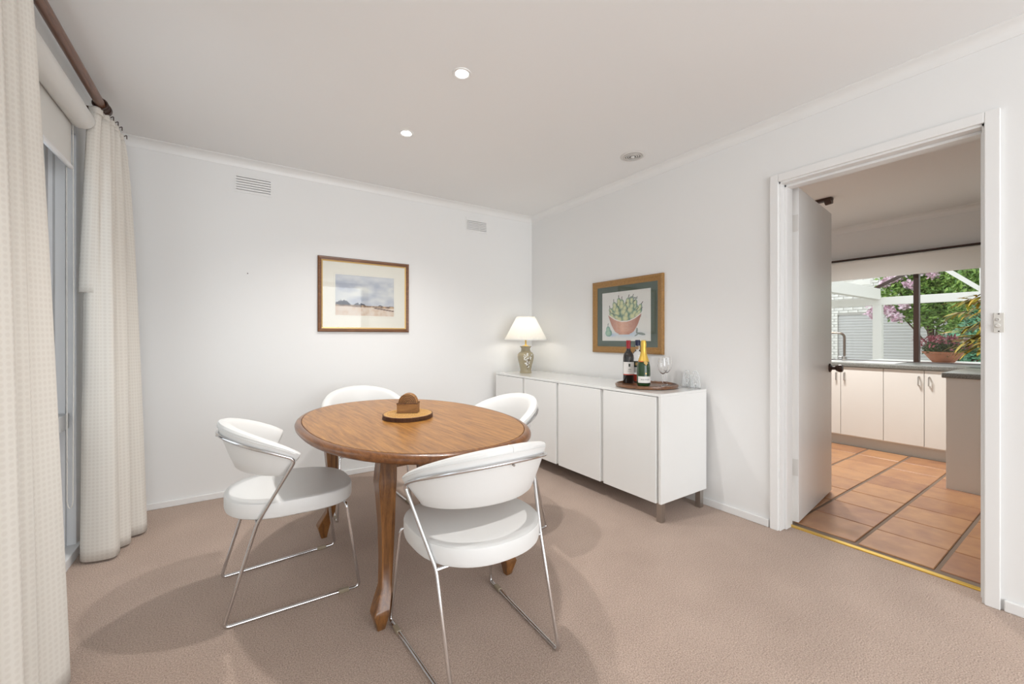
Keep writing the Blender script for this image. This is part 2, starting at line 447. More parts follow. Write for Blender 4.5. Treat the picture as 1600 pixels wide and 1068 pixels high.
struct(obj('trim_6', box(NB(), (.105, D1 + .016, -.004), (.135, D0 - .016, .006), .002), 'brass'), 'brass carpet strip in the doorway')

# ------------------------------------------------------------------ door leaf
ang = math.atan2(.098, .794)
door = bpy.data.objects.new('door_1', None); COL.objects.link(door)
door.location = (.176, -2.444, 0); door.rotation_euler = (0, 0, ang)
struct(door, 'open white flush door with bronze knob')
obj('leaf', box(NB(), (0, 0, .012), (.80, .036, 2.022), .002), 'trim', door)
for z in (.29, 1.76):
    h = NB(); box(h, (-.003, .002, z), (.0, .034, z + .1)); 
    tube(h, [(-.006, .038, z), (-.006, .038, z + .1)], .006, 8)
    for q in range(4): box(h, (-.012, .0315, z + .012 + q * .024), (0, .0445, z + .015 + q * .024))
    obj('hinge', h, 'grille', door)
kb = NB()
lathe(kb, [(.031, 0), (.031, .006), (.026, .010), (.013, .016), (.012, .034), (.020, .040), (.026, .052), (.028, .062), (.025, .074), (.018, .077)], 24)
bmesh.ops.rotate(kb, verts=kb.verts[:], cent=(0, 0, 0), matrix=Matrix.Rotation(PI / 2, 3, 'X'))
k1 = obj('knob', kb, 'brown', door, True, (.735, -.0005, .905))
k1['label'] = 'dark bronze round door knob'
k2 = share('knob', k1.data, (.735, .0365, .905), door, (0, 0, PI))
bx('latch_plate', (.7985, .008, .87), (.8015, .028, .95), 'brass', door)

# ------------------------------------------------------------------ left window
GX = -3.41
win = bpy.data.objects.new('window_1', None); COL.objects.link(win); struct(win, 'white framed full height window behind curtains')
win.location = (GX, -1.8, 0)
def wb(name, lo, hi, m, bev=.002):
    return bx(name, (lo[0] - GX, lo[1] + 1.8, lo[2]), (hi[0] - GX, hi[1] + 1.8, hi[2]), m, win, bev)
wb('jamb', (-3.43, -.50, 0), (-3.315, -.47, 2.22), 'white_metal')
wb('jamb', (-3.43, -.525, 0), (-3.35, -.50, 2.22), 'white_metal')
wb('jamb', (-3.44, -.56, 0), (-3.385, -.525, 2.22), 'white_metal')
wb('jamb', (-3.43, -3.1, 0), (-3.315, -3.06, 2.22), 'white_metal')
wb('head', (-3.43, -3.06, 2.17), (-3.315, -.50, 2.22), 'white_metal')
wb('sill_rail', (-3.44, -3.06, .66), (-3.335, -.525, .735), 'white_metal')
wb('lower_panel', (-3.44, -3.06, .05), (-3.42, -.56, .66), 'white_metal')
wb('threshold', (-3.44, -3.1, 0), (-3.30, -.47, .05), 'white_metal')
sash = wb('sash', (-3.44, -.60, .735), (-3.40, -.56, 2.17), 'white_metal')
wb('sash', (-3.44, -1.82, .735), (-3.40, -1.76, 2.17), 'brown')
wb('sash', (-3.44, -3.06, .735), (-3.40, -.60, .79), 'white_metal')
wb('sash', (-3.435, -.635, .79), (-3.405, -.60, 2.17), 'brown')
wb('fly_screen', (-3.426, -.95, .79), (-3.418, -.635, 2.17), 'tint', 0)
wb('pane', (-3.428, -1.76, .79), (-3.424, -.95, 2.17), 'pane', 0)
wb('pane', (-3.428, -3.06, .79), (-3.424, -1.82, 2.17), 'pane', 0)

# roller blind
bl = thing('roller_blind', 'white roller blind drawn up above the window behind the curtains', 'blind', (-3.250, -1.7, 2.185))
b = NB(); tube(b, [(0, -1.1, 0), (0, 1.0, 0)], .046, 24); obj('roll', b, 'blind', bl, True)
bx('cloth', (-.043, -1.08, -.235), (-.040, 1.01, .0), 'blind', bl)
b = NB(); tube(b, [(-.0415, -1.08, -.238), (-.0415, 1.01, -.238)], .011, 12); obj('bottom_bar', b, 'white_metal', bl, True)
bx('bracket', (-.060, 1.0, -.02), (.02, 1.008, .02), 'brown', bl, .002)
bx('bracket', (-.044, -1.108, -.055), (.045, -1.10, .055), 'brown', bl, .002)
b = NB()
CY = 1.016
tube(b, [(x - .075, CY + dy, z) for x, dy, z in ((.018, 0, -.02), (.018, .004, -1.0), (.020, 0, -1.86), (.024, 0, -1.885), (.03, 0, -1.893), (.036, 0, -1.885), (.040, 0, -1.86), (.042, .004, -1.0), (.040, 0, -.02))], .0022, 6)
obj('cord_loop', b, 'plastic', bl, True)

# curtain rod
RX, RZ = -3.195, 2.298
rod = thing('curtain_rod', 'dark stained wooden curtain rod above the window', 'curtain rod', (RX, -1.7, RZ))
b = NB(); tube(b, [(0, -1.4, 0), (0, 1.10, 0)], .0205, 20); obj('pole', b, 'rod', rod, True)
b = NB(); lathe(b, [(.032, 0), (.034, .006), (.034, .022), (.030, .03)], 20)
bmesh.ops.rotate(b, verts=b.verts[:], cent=(0, 0, 0), matrix=Matrix.Rotation(-PI / 2, 3, 'X'))
obj('end_cap', b, 'brown', rod, True, (0, 1.09, 0))
bx('wall_bracket', (XL - RX, 1.05, -.035), (.004, 1.085, -.018), 'brown', rod, .003)
bx('wall_bracket', (XL - RX, -1.0, -.035), (.004, -.965, -.018), 'brown', rod, .003)
bm_r = NB(); tube(bm_r, [(.027 * math.cos(t * PI / 10), 0, .027 * math.sin(t * PI / 10)) for t in range(20)], .0045, 8, closed=True)
ringme = mesh_of(bm_r, 'curtain_ring', 'brown', True)
for y in (1.075, 1.06, 1.04, .09, .02, -.06, -.14, -.22, -.3, -.38, -.46):
    share('curtain_ring', ringme, (0, y, 0), rod)

# curtains: plan polylines at top and bottom, blended down the drop
def catmull(P, n):
    out = []
    m = len(P)
    for i in range(m - 1):
        p0, p1, p2, p3 = P[max(i - 1, 0)], P[i], P[i + 1], P[min(i + 2, m - 1)]
        for k in range(n):
            t = k / n
            out.append(tuple(.5 * ((2 * p1[j]) + (-p0[j] + p2[j]) * t + (2 * p0[j] - 5 * p1[j] + 4 * p2[j] - p3[j]) * t * t + (-p0[j] + 3 * p1[j] - 3 * p2[j] + p3[j]) * t ** 3) for j in (0, 1)))
    out.append(tuple(P[-1]))
    return out
def curtain_mesh(top, bot, z1, z0f, nz, org, blend, n=6):
    T = catmull(top, n); B = catmull(bot, n)
    bm = NB(); uvl = bm.loops.layers.uv.new('cloth')
    rows = []; N = len(T)
    arc = [0]
    for i in range(1, N): arc.append(arc[-1] + math.hypot(B[i][0] - B[i - 1][0], B[i][1] - B[i - 1][1]))
    uvs = {}
    for j in range(nz + 1):
        s = j / nz; w = blend(s)
        row = []
        for i in range(N):
            z0 = z0f(i / (N - 1))
            z = z1 + (z0 - z1) * s
            v = bm.verts.new((T[i][0] * (1 - w) + B[i][0] * w - org[0], T[i][1] * (1 - w) + B[i][1] * w - org[1], z - org[2]))
            uvs[v] = (arc[i], z); row.append(v)
        rows.append(row)
    for A, Bq in zip(rows, rows[1:]):
        for i in range(N - 1):
            f = bm.faces.new((A[i], A[i + 1], Bq[i + 1], Bq[i]))
            for l in f.loops: l[uvl].uv = uvs[l.vert]
    return bm
def cloth(o, th=.003):
    s = o.modifiers.new('thickness', 'SOLIDIFY'); s.thickness = th; s.offset = 0
    return o
sm = lambda s: s ** .55
# far curtain
c1 = thing('curtain', 'cream jacquard curtain gathered in the corner by the back wall', 'curtain', (-3.19, -.5, 0), group='window curtains')
top = [(-3.235, -.66), (-3.205, -.675), (-3.19, -.645), (-3.212, -.615), (-3.175, -.60), (-3.21, -.565), (-3.165, -.545), (-3.205, -.51), (-3.16, -.485), (-3.205, -.45), (-3.165, -.42), (-3.20, -.39), (-3.16, -.37), (-3.19, -.34)]
bot = [(-3.27, -.64), (-3.252, -.668), (-3.215, -.685), (-3.175, -.692), (-3.135, -.682), (-3.128, -.62), (-3.15, -.585), (-3.125, -.565), (-3.10, -.53), (-3.15, -.48), (-3.115, -.445), (-3.065, -.42), (-3.06, -.36), (-3.12, -.31)]
org = (-3.19, -.5, 0)
cloth(obj('drape', curtain_mesh(top, bot, 2.262, lambda u: .012, 40, org, sm), 'curtain', c1, True))
hd = [(x + .002, y) for x, y in top]
cloth(obj('heading', curtain_mesh(top, [(x + .003, y - .002) for x, y in top], 2.274, lambda u: 2.24, 3, org, lambda s: s), 'curtain', c1, True), .006)
fl_t = [(-3.245, -.64), (-3.235, -.668), (-3.21, -.672), (-3.20, -.65)]
fl_b = [(-3.285, -.60), (-3.272, -.655), (-3.235, -.675), (-3.20, -.665)]
cloth(obj('lining_flap', curtain_mesh(fl_t, fl_b, 2.25, lambda u: 1.345, 20, org, lambda s: s), 'curtain', c1, True))
for (x, y) in ((-3.155, -.37), (-3.155, -.485), (-3.16, -.545), (-3.168, -.60)):
    hk = tube(NB(), fillet([(x + 3.19, y + .5, 2.262), (x + 3.19 + .012, y + .5, 2.272), (x + 3.19 + .012, y + .5, 2.25)], .006, 4), .0022, 6)
    obj('hook', hk, 'brown', c1, True)
# near curtain
c2 = thing('curtain', 'long cream jacquard curtain with dotted weave at the open end of the window', 'curtain', (-3.16, -1.9, 0), group='window curtains')
top = []; bot = []
rc = random.Random(12)
yy = -1.63
for i in range(15):
    a = rc.uniform(.016, .030) * (1 if i % 2 else -1)
    top.append((-3.168 + .75 * a, -1.625 - .050 * i))
    bot.append((-3.105 + 1.5 * a + .02 * math.sin(i * 1.3), yy))
    yy -= rc.uniform(.045, .095)
top[0] = (-3.185, -1.61); bot[0] = (-3.13, -1.595); bot[1] = (-3.07, -1.635)
org = (-3.16, -1.9, 0)
cloth(obj('drape', curtain_mesh(top, bot, 2.262, lambda u: .012, 40, org, lambda s: s ** .8, 6), 'curtain', c2, True))
cloth(obj('heading', curtain_mesh(top, [(x + .003, y) for x, y in top], 2.274, lambda u: 2.24, 3, org, lambda s: s), 'curtain', c2, True), .006)

# ------------------------------------------------------------------ wall vents, ceiling vent, nail, switch plate
def wall_vent(x0, x1, z0, z1, label):
    v = thing('wall_vent', label, 'vent', ((x0 + x1) / 2, 0, (z0 + z1) / 2), group='wall vents')
    w = (x1 - x0) / 2; h = (z1 - z0) / 2
    b = NB()
    box(b, (-w, -.006, h - .006), (w, .0, h + .012)); box(b, (-w, -.006, -h - .012), (w, 0, -h + .006))
    box(b, (-w - .008, -.006, -h - .012), (-w, 0, h + .012)); box(b, (w, -.006, -h - .012), (w + .008, 0, h + .012))
    obj('frame', b, 'wall', v)
    n = 6; p = 2 * (h - .006) / n
    sl = box(NB(), (-w, -.005, -p * .5 + .0042), (w, -.002, p * .5))
    me = mesh_of(sl, 'slat', 'wall')
    for k in range(n): share('slat', me, (0, 0, h - .006 - p * (k + .5)), v)
wall_vent(*VENTS[0], 'white louvred wall vent with six slots, nearer the curtain')
wall_vent(*VENTS[1], 'white louvred wall vent with six slots, close to the room corner')

cv = thing('ceiling_vent', 'round white ceiling air diffuser with concentric rings', 'vent', (-.315, -1.61, H))
lathe_b = lathe(NB(), [(.085, -.001), (.075, -.006), (.066, -.006), (.064, -.001)], 40, cap=False); obj('flange', lathe_b, 'grille', cv, True)
obj('throat', lathe(NB(), [(.064, -.001), (.0575, -.001), (.0575, .099), (.001, .099)], 40, cap=False), 'grille', cv)
for r in (.056, .042, .028): obj('ring', lathe(NB(), [(r + .0035, -.0045), (r + .0035, -.0065), (r - .0035, -.0075), (r - .0035, -.0055)], 36, cap=False), 'grille', cv, True)
obj('hub', lathe(NB(), [(.001, -.015), (.010, -.014), (.015, -.008), (.012, -.002)], 24, cap=False), 'grille', cv, True)

b = NB(); lathe(b, [(.0035, 0), (.0035, .012), (.002, .012)], 8)
bmesh.ops.rotate(b, verts=b.verts[:], cent=(0, 0, 0), matrix=Matrix.Rotation(PI / 2, 3, 'X'))
tag(obj('picture_nail', b, 'brown', None, False, (-2.558, 0, 1.585)), 'small dark nail left in the back wall below the vent', 'nail')

sw = thing('light_switch', 'narrow cream switch plate with round dimmer on the door architrave', 'switch', (-.018, -3.2445, 1.182))
bx('plate', (-.006, -.0145, -.040), (0, .0145, .040), 'plastic', sw, .0015)
b = NB(); lathe(b, [(.0058, 0), (.0058, .004), (.004, .005), (.0035, .002)], 18); bmesh.ops.rotate(b, verts=b.verts[:], cent=(0, 0, 0), matrix=Matrix.Rotation(-PI / 2, 3, 'Y')); obj('button', b, 'grille', sw, True, (-.006, .002, .013))
b = NB(); lathe(b, [(.0075, 0), (.0075, .007), (.006, .009)], 18); bmesh.ops.rotate(b, verts=b.verts[:], cent=(0, 0, 0), matrix=Matrix.Rotation(-PI / 2, 3, 'Y')); obj('dimmer_knob', b, 'plastic', sw, True, (-.006, .002, -.012))
for z in (.036, -.035): obj('screw', box(NB(), (-.007, -.002, z - .002), (-.006, .002, z + .002)), 'dark', sw)

# ------------------------------------------------------------------ downlights
glow = emit('downlight_glow', (1.0, .97, .92), 30)
def downlight(x, y, label):
    t = thing('downlight', label, 'downlight', (x, y, H), group='recessed ceiling downlights')
    obj('trim_ring', lathe(NB(), [(.046, 0), (.045, -.004), (.034, -.004), (.030, -.001)], 32, cap=False), 'trim', t, True)
    obj('lens', lathe(NB(), [(.030, -.001), (.001, -.001)], 32, cap=False), glow, t)
    l = bpy.data.lights.new('downlight_beam', 'SPOT'); l.energy = DOWNLIGHT_W; l.spot_size = math.radians(135); l.spot_blend = .8
    l.shadow_soft_size = .028; l.color = (1.0, .98, .955)
    o = bpy.data.objects.new('downlight_beam', l); COL.objects.link(o); o.parent = t; o.location = (0, 0, -.012)
    return t
downlight(-1.72, -1.751, 'glowing recessed downlight above the dining table, further from the back wall')
downlight(-1.745, -1.039, 'glowing recessed downlight above the dining table, nearer the back wall')

# ================================================================== SIDEBOARD
sb = thing('sideboard', 'long glossy white sideboard with four flat doors on steel legs', 'sideboard', (-.28, -1.05, 0))
def sbx(name, lo, hi, m, bev=.0015): return bx(name, (lo[0] + .28, lo[1] + 1.05, lo[2]), (hi[0] + .28, hi[1] + 1.05, hi[2]), m, sb, bev)
SX0, SX1, SY0, SY1, SZ0, SZ1 = -.515, -.03, -1.985, -.105, .118, .78
sbx('carcass', (SX0 + .022, SY0 + .018, SZ0), (SX1, SY1 - .018, SZ1 - .016), 'lacquer', 0)
sbx('top_panel', (SX0 + .004, SY0, SZ1 - .016), (SX1, SY1, SZ1), 'lacquer')
sbx('end_panel', (SX0 + .004, SY0, SZ0), (SX1, SY0 + .018, SZ1 - .016), 'lacquer')
sbx('end_panel', (SX0 + .004, SY1 - .018, SZ0), (SX1, SY1, SZ1 - .016), 'lacquer')
edges = [SY0, -1.522, -1.043, -.577, SY1]
for i in range(4):
    a, c = edges[i], edges[i + 1]
    sbx('door', (SX0, a + (.034 if i == 0 else .030), SZ0 - .002), (SX0 + .0225, c - .001, SZ1 - .020), 'lacquer')
for (x, y) in ((SX0 + .02, SY0 + .008), (SX0 + .02, SY1 - .045), (SX1 - .06, SY0 + .008), (SX1 - .06, SY1 - .045)):
    sbx('leg', (x, y, 0), (x + .036, y + .036, SZ0), 'steel')

# ------------------------------------------------------------------ table lamp
lp = thing('table_lamp', 'ceramic table lamp with white pleated shade on the sideboard', 'lamp', (-.285, -.284, SZ1))
obj('base', lathe(NB(), [(.058, 0), (.060, .008), (.055, .016), (.054, .03), (.062, .075), (.075, .12), (.081, .155), (.079, .178), (.066, .197), (.048, .208), (.044, .222), (.043, .236), (.049, .248), (.058, .256), (.056, .260), (.03, .262)], 40), 'ceramic', lp, True)
obj('cap', lathe(NB(), [(.036, .260), (.036, .263), (.014, .267), (.008, .272), (.007, .31), (.011, .315), (.011, .34)], 24), 'brass', lp, True)
prof = lambda z: .054 + (.027 * math.sin(max(0, min(1, (z - .02) / .15)) * PI / 2))
# painted blossom spray, small raised petals facing the room
pb = NB()
rr = random.Random(3)
a0 = math.atan2(-.82, -.58) + .25
for k in range(46):
    z = .055 + .14 * rr.random(); a = a0 + rr.uniform(-.42, .42) * (0.35 + z * 5)
    R = prof(z) + .001
    n = Vector((math.cos(a), math.sin(a), 0)); u = Vector((-n.y, n.x, 0)); w = Vector((0, 0, 1))
    c = n * R + w * z; q = rr.uniform(.004, .0075)
    th = rr.uniform(0, PI)
    vs = [pb.verts.new(c + (u * math.cos(th + 2 * PI * i / 7) * q + w * math.sin(th + 2 * PI * i / 7) * q * .8)) for i in range(7)]
    top_v = pb.verts.new(c + n * .0025)
    for i in range(7): pb.faces.new((vs[i], vs[(i + 1) % 7], top_v))
obj('blossom_decoration', pb, 'petal', lp)
st = NB()
for (da, z0, z1) in ((.0, .035, .13), (.12, .06, .16), (-.1, .07, .15)):
    pts = []
    for k in range(6):
        z = z0 + (z1 - z0) * k / 5; a = a0 + da * k / 5 * 2
        pts.append((math.cos(a) * (prof(z) + .0005), math.sin(a) * (prof(z) + .0005), z))
    tube(st, pts, .0016, 5)
obj('stem_decoration', st, 'stemdark', lp)
sh = NB()
lathe(sh, [(.205, .322), (.0885, .545)], 120, cap=False, wob=lambda k: 1 + (.008 if k % 2 else -.004))
shade = obj('shade', sh, 'shade', lp)
obj('shade_trim', lathe(NB(), [(.205, .318), (.208, .318), (.207, .328), (.204, .328)], 60, cap=False), 'petal', shade)
obj('shade_trim', lathe(NB(), [(.0885, .541), (.0905, .541), (.0895, .549), (.087, .549)], 60, cap=False), 'petal', shade)
obj('bulb', lathe(NB(), [(.012, .34), (.014, .36), (.03, .40), (.028, .42), (.01, .435)], 20), emit('bulb_glow', (1, .9, .75), 6), lp, True)
l = bpy.data.lights.new('lamp_light', 'POINT'); l.energy = LAMP_W; l.shadow_soft_size = .035; l.color = (1, .95, .88)
o = bpy.data.objects.new('lamp_light', l); COL.objects.link(o); o.parent = lp; o.location = (0, 0, .40)

# ------------------------------------------------------------------ tray, bottles, glasses, glass fans
TC = (-.252, -1.675)
tr = thing('serving_tray', 'round dark wooden serving tray holding the bottles', 'tray', (TC[0], TC[1], SZ1))
obj('dish', lathe(NB(), [(.19, 0), (.206, .003), (.210, .012), (.208, .022), (.200, .024), (.196, .014), (.19, .010), (.001, .010)], 64, cap=False), 'tray', tr, True)
ZT = SZ1 + .0102
def bottle(name, label, xy, parts, rz=0):
    t = thing(name, label, 'bottle', (xy[0], xy[1], ZT), rz)
    for nm, prof_, m in parts:
        obj(nm, lathe(NB(), prof_, 32, cap=False), m, t, True)
    return t
face = math.atan2(CAM[1] + 1.6, CAM[0] + .25)     # towards the room
def label_patch(t, r, z0, z1, half, m, name='label', off=0.0):
    b = NB(); n = 16; rows = []
    for z in (z0, z1):
        rows.append([b.verts.new((r * math.cos(face + off + half * (2 * k / n - 1)), r * math.sin(face + off + half * (2 * k / n - 1)), z)) for k in range(n + 1)])
    for k in range(n): b.faces.new((rows[0][k], rows[0][k + 1], rows[1][k + 1], rows[1][k]))
    return obj(name, b, m, t, True)
w = bottle('wine_bottle', 'dark red wine bottle with white label and red capsule on the tray', (-.247, -1.515), [
    ('glass_body', [(.001, .002), (.034, 0), (.0385, .006), (.0385, .185), (.036, .203), (.026, .222), (.0165, .236), (.0145, .25), (.0145, .30)], 'blackglass'),
    ('capsule', [(.0155, .252), (.0158, .30), (.0165, .303), (.0155, .312), (.001, .312)], 'foil_red')])
label_patch(w, .0389, .068, .155, 1.25, 'paper', 'label', .15)
label_patch(w, .0389, .062, .0675, 1.25, 'redlabel', 'label_band', .15)
label_patch(w, .0392, .122, .143, .16, 'ink', 'label_emblem', .2)
label_patch(w, .0392, .100, .103, .28, 'ink', 'label_print', .25)
label_patch(w, .0392, .088, .0895, .35, 'ink', 'label_print', .22)
v = bottle('spirit_bottle', 'clear spirit bottle with navy cap standing behind the champagne', (-.158, -1.525), [
    ('glass_body', [(.001, .002), (.032, 0), (.035, .006), (.035, .20), (.030, .222), (.018, .235), (.0155, .245), (.0155, .275)], 'glass'),
    ('cap', [(.017, .272), (.0175, .275), (.0175, .312), (.016, .314), (.001, .314)], 'navy')])
label_patch(v, .0353, .115, .160, 1.3, 'ink', 'label'); label_patch(v, .0355, .128, .150, .5, 'gilt', 'label_emblem')
label_patch(v, .0353, .075, .115, 1.3, 'paper', 'label'); label_patch(v, .0353, .012, .062, 1.3, 'redlabel', 'label')
c = bottle('champagne_bottle', 'green champagne bottle with gold foil neck and white label', (-.299, -1.690), [
    ('glass_body', [(.001, .004), (.038, 0), (.0445, .006), (.0455, .10), (.044, .135), (.036, .172), (.024, .208), (.018, .235), (.016, .26)], 'greenglass'),
    ('foil', [(.0375, .168), (.0245, .209), (.0185, .236), (.0165, .262), (.0185, .276), (.0185, .292), (.0165, .302), (.0145, .312), (.001, .314)], 'foil_gold')])
label_patch(c, .0462, .024, .068, 1.15, 'paper', 'label', .25)
label_patch(c, .0372, .150, .172, .5, 'redlabel', 'neck_label', -.55)
b = NB(); n_ = Vector((math.cos(face + .35), math.sin(face + .35), 0)); u_ = Vector((-n_.y, n_.x, 0))
for (sz, off) in ((.019, .0),):
    cc = n_ * .0385 + Vector((0, 0, .158)); nn = (n_ + Vector((0, 0, .45))).normalized(); ww = nn.cross(u_) * -1
    vs = [b.verts.new(cc + (u_ * math.cos(k * PI / 2) * sz * .8 - ww * math.sin(k * PI / 2) * sz) + nn * .004) for k in range(4)]
    b.faces.new(vs)
obj('neck_emblem', b, 'gilt', c)
label_patch(c, .0458, .083, .093, .11, 'gilt', 'seal', .35)
# lettering of the champagne label, wrapped round the bottle
def wrap_text(txt, size, r, z, off, parent, m):
    cu = bpy.data.curves.new('lettering', 'FONT'); cu.body = txt; cu.size = size; cu.align_x = 'CENTER'; cu.resolution_u = 2
    tmp = bpy.data.objects.new('lettering', cu); COL.objects.link(tmp)
    dg = bpy.context.evaluated_depsgraph_get()
    me = bpy.data.meshes.new_from_object(tmp.evaluated_get(dg))
    bpy.data.objects.remove(tmp); 
    for v_ in me.vertices:
        a = face + off + v_.co.x / r
        v_.co = Vector((r * math.cos(a), r * math.sin(a), z + v_.co.y))
    me.materials.clear(); me.materials.append(M[m])
    o = bpy.data.objects.new('label_lettering', me); COL.objects.link(o); o.parent = parent
    return o
wrap_text('BOLLINGER', .0115, .0466, .043, .25, c, 'ink')

def wine_glass(xy, label):
    t = thing('wine_glass', label, 'glass', (xy[0], xy[1], ZT), group='stemmed glasses on the tray')
    obj('bowl', lathe(NB(), [(.004, .085), (.014, .092), (.029, .115), (.034, .140), (.032, .170), (.028, .195), (.0268, .195), (.0308, .170), (.0328, .140), (.028, .116), (.013, .0935), (.001, .088)], 32, cap=False), 'glass', t, True)
    obj('stem', lathe(NB(), [(.033, 0), (.033, .0015), (.012, .004), (.004, .010), (.0035, .05), (.0045, .086)], 28), 'glass', t, True)
wine_glass((-.238, -1.800), 'clear stemmed glass on the tray beside the champagne, at the tray edge')
wine_glass((-.135, -1.755), 'clear stemmed glass on the tray standing closer to the wall')
fanme = NB()
for k in range(4):
    R = .10 - k * .025
    pts = [(0, -R * .29 * math.cos(q * PI / 16), R * 1.15 * math.sin(q * PI / 16)) for q in range(17)]
    tube(fanme, pts, .0034, 8)
fan_a = NB()
box(fan_a, (-.012, -.030, 0), (.012, .030, .006), .002)
for (y, lab) in ((-1.868, 'clear glass fan ornament beside the tray'), (-1.930, 'clear glass fan ornament at the sideboard end')):
    t = thing('glass_fan', lab, 'ornament', (-.070, y, SZ1), rz=.35, group='glass fan ornaments')
    if y > -1.9:
        f1 = obj('arches', fanme, 'frost', t, True, (0, 0, .004)); f2 = obj('foot', fan_a, 'glass', t, True)
    else:
        share('arches', f1.data, (0, 0, .004), t); share('foot', f2.data, (0, 0, 0), t)

# ================================================================== PICTURES
def print_grid(w, h, nx, ny, fn):
    me = bpy.data.meshes.new('print')
    vs = [((i / nx - .5) * w, 0, (j / ny - .5) * h) for j in range(ny + 1) for i in range(nx + 1)]
    fs = [(j * (nx + 1) + i, j * (nx + 1) + i + 1, (j + 1) * (nx + 1) + i + 1, (j + 1) * (nx + 1) + i) for j in range(ny) for i in range(nx)]
    me.from_pydata(vs, [], fs)
    at = me.color_attributes.new('print', 'FLOAT_COLOR', 'POINT')
    for j in range(ny + 1):
        for i in range(nx + 1):
            at.data[j * (nx + 1) + i].color = (*[c ** 2.2 for c in fn(i / nx, j / ny)], 1)
    me.materials.append(M['print'])
    return me
from mathutils import noise as NZ
def lerp3(a, b, t):
    t = max(0, min(1, t)); return tuple(x + (y - x) * t for x, y in zip(a, b))
def landscape(u, v):
    n = NZ.fractal(Vector((u * 3.2, v * 4.5, 3.1)), 1.0, 2.0, 4)
    n2 = NZ.fractal(Vector((u * 14, v * 9, 1.1)), 1.0, 2.0, 3)
    hz = .27 - .02 * u
    if v > hz:
        c = lerp3((.66, .68, .74), (.86, .86, .85), .5 + .75 * n)
        c = lerp3(c, (.80, .81, .84), (v - .85) * 5)
        # tree clumps
        for (cx, wd, ht) in ((.12, .13, .125), (.40, .10, .065), (.76, .05, .035), (.95, .05, .02)):
            d = abs(u - cx) / wd
            if d < 1 and v < hz + ht * (1 - d ** 3) * (.75 + .5 * NZ.noise(Vector((u * 40, cx, 0)))):
                return lerp3((.20, .21, .26), (.36, .37, .42), .5 + n2)
        return c
    if v > hz - .045: return lerp3((.42, .33, .27), (.74, .62, .50), .5 + 1.2 * n2)
    if u > .64 and abs(v - (hz - .05 - (u - .64) * .18)) < .014: return (.40, .31, .28)
    return lerp3((.80, .70, .62), (.85, .79, .74), .5 + n2 + (hz - v))
def pears(u, v):
    base = (.90, .89, .88)
    # table wash
    s = math.exp(-(((u - .55) / .28) ** 2 + ((v - .14) / .07) ** 2)); c = lerp3(base, (.74, .80, .88), s * .9)
    s = math.exp(-(((u - .20) / .09) ** 2 + ((v - .12) / .03) ** 2)); c = lerp3(c, (.66, .74, .86), s)
    def pear(cx, cy, r, tilt, col):
        x = u - cx; y = v - cy
        x, y = x * math.cos(tilt) + y * math.sin(tilt), -x * math.sin(tilt) + y * math.cos(tilt)
        r *= 1.2
        d1 = math.hypot(x, y) / r
        d2 = math.hypot(x / .62, (y - r * .95) / .95) / r
        d = min(d1, d2)
        if d < 1:
            k = lerp3(col, (.36, .50, .46), max(0, d - .35) * 1.3 + .4 * (x / r))
            return k
        if abs(x - .015 * (y / r - 1.8)) < .007 and 1.8 * r < y < 2.7 * r: return (.30, .28, .28)
        return None
    hit = None
    if ((u - .49) / .33) ** 2 + ((v - .58) / .17) ** 2 < 1: hit = (.45, .53, .50)
    lst = [(.38, .74, .058, .15), (.62, .74, .058, -.2), (.30, .66, .062, .3), (.44, .70, .06, .1), (.55, .72, .062, -.1), (.68, .68, .06, -.25), (.77, .60, .055, -.4), (.22, .56, .055, .4),
           (.34, .56, .062, .1), (.48, .58, .065, -.2), (.61, .61, .066, -.35), (.25, .46, .058, .5), (.38, .44, .062, .9), (.52, .45, .066, -.1), (.66, .48, .064, -.5), (.75, .50, .055, -.5)]
    for (cx, cy, r, t) in lst:
        q = pear(cx, cy, r, t, (.84, .84, .66))
        if q: hit = q
    # bowl
    top_y = .40 + .17 * ((u - .48) / .36) ** 2
    if .13 < v < top_y and abs(u - .48) < .12 + .235 * math.sqrt(max(0, (v - .15) / .42)):
        k = lerp3((.90, .70, .62), (.62, .40, .36), abs(u - .44) * 2.4 + max(0, .2 - v) * 3)
        if v > top_y - .022: k = (.94, .91, .90)
        hit = k
    q = pear(.145, .16, .062, .12, (.76, .83, .70))
    if q: hit = lerp3(q, (.45, .66, .66), .4)
    # leaves
    for (cx, cy, a, l) in ((.62, .86, .3, .055), (.70, .84, -.2, .05), (.82, .14, -.2, .08), (.73, .12, .6, .045), (.735, .2, 1.5, .06)):
        x = u - cx; y = v - cy; x, y = x * math.cos(a) + y * math.sin(a), -x * math.sin(a) + y * math.cos(a)
        if (x / l) ** 2 + (y / (l * .3)) ** 2 < 1: hit = (.52, .56, .55)
    n2 = NZ.noise(Vector((u * 30, v * 30, 5)))
    return lerp3(hit or c, (.95, .95, .93), .10 + .12 * n2)

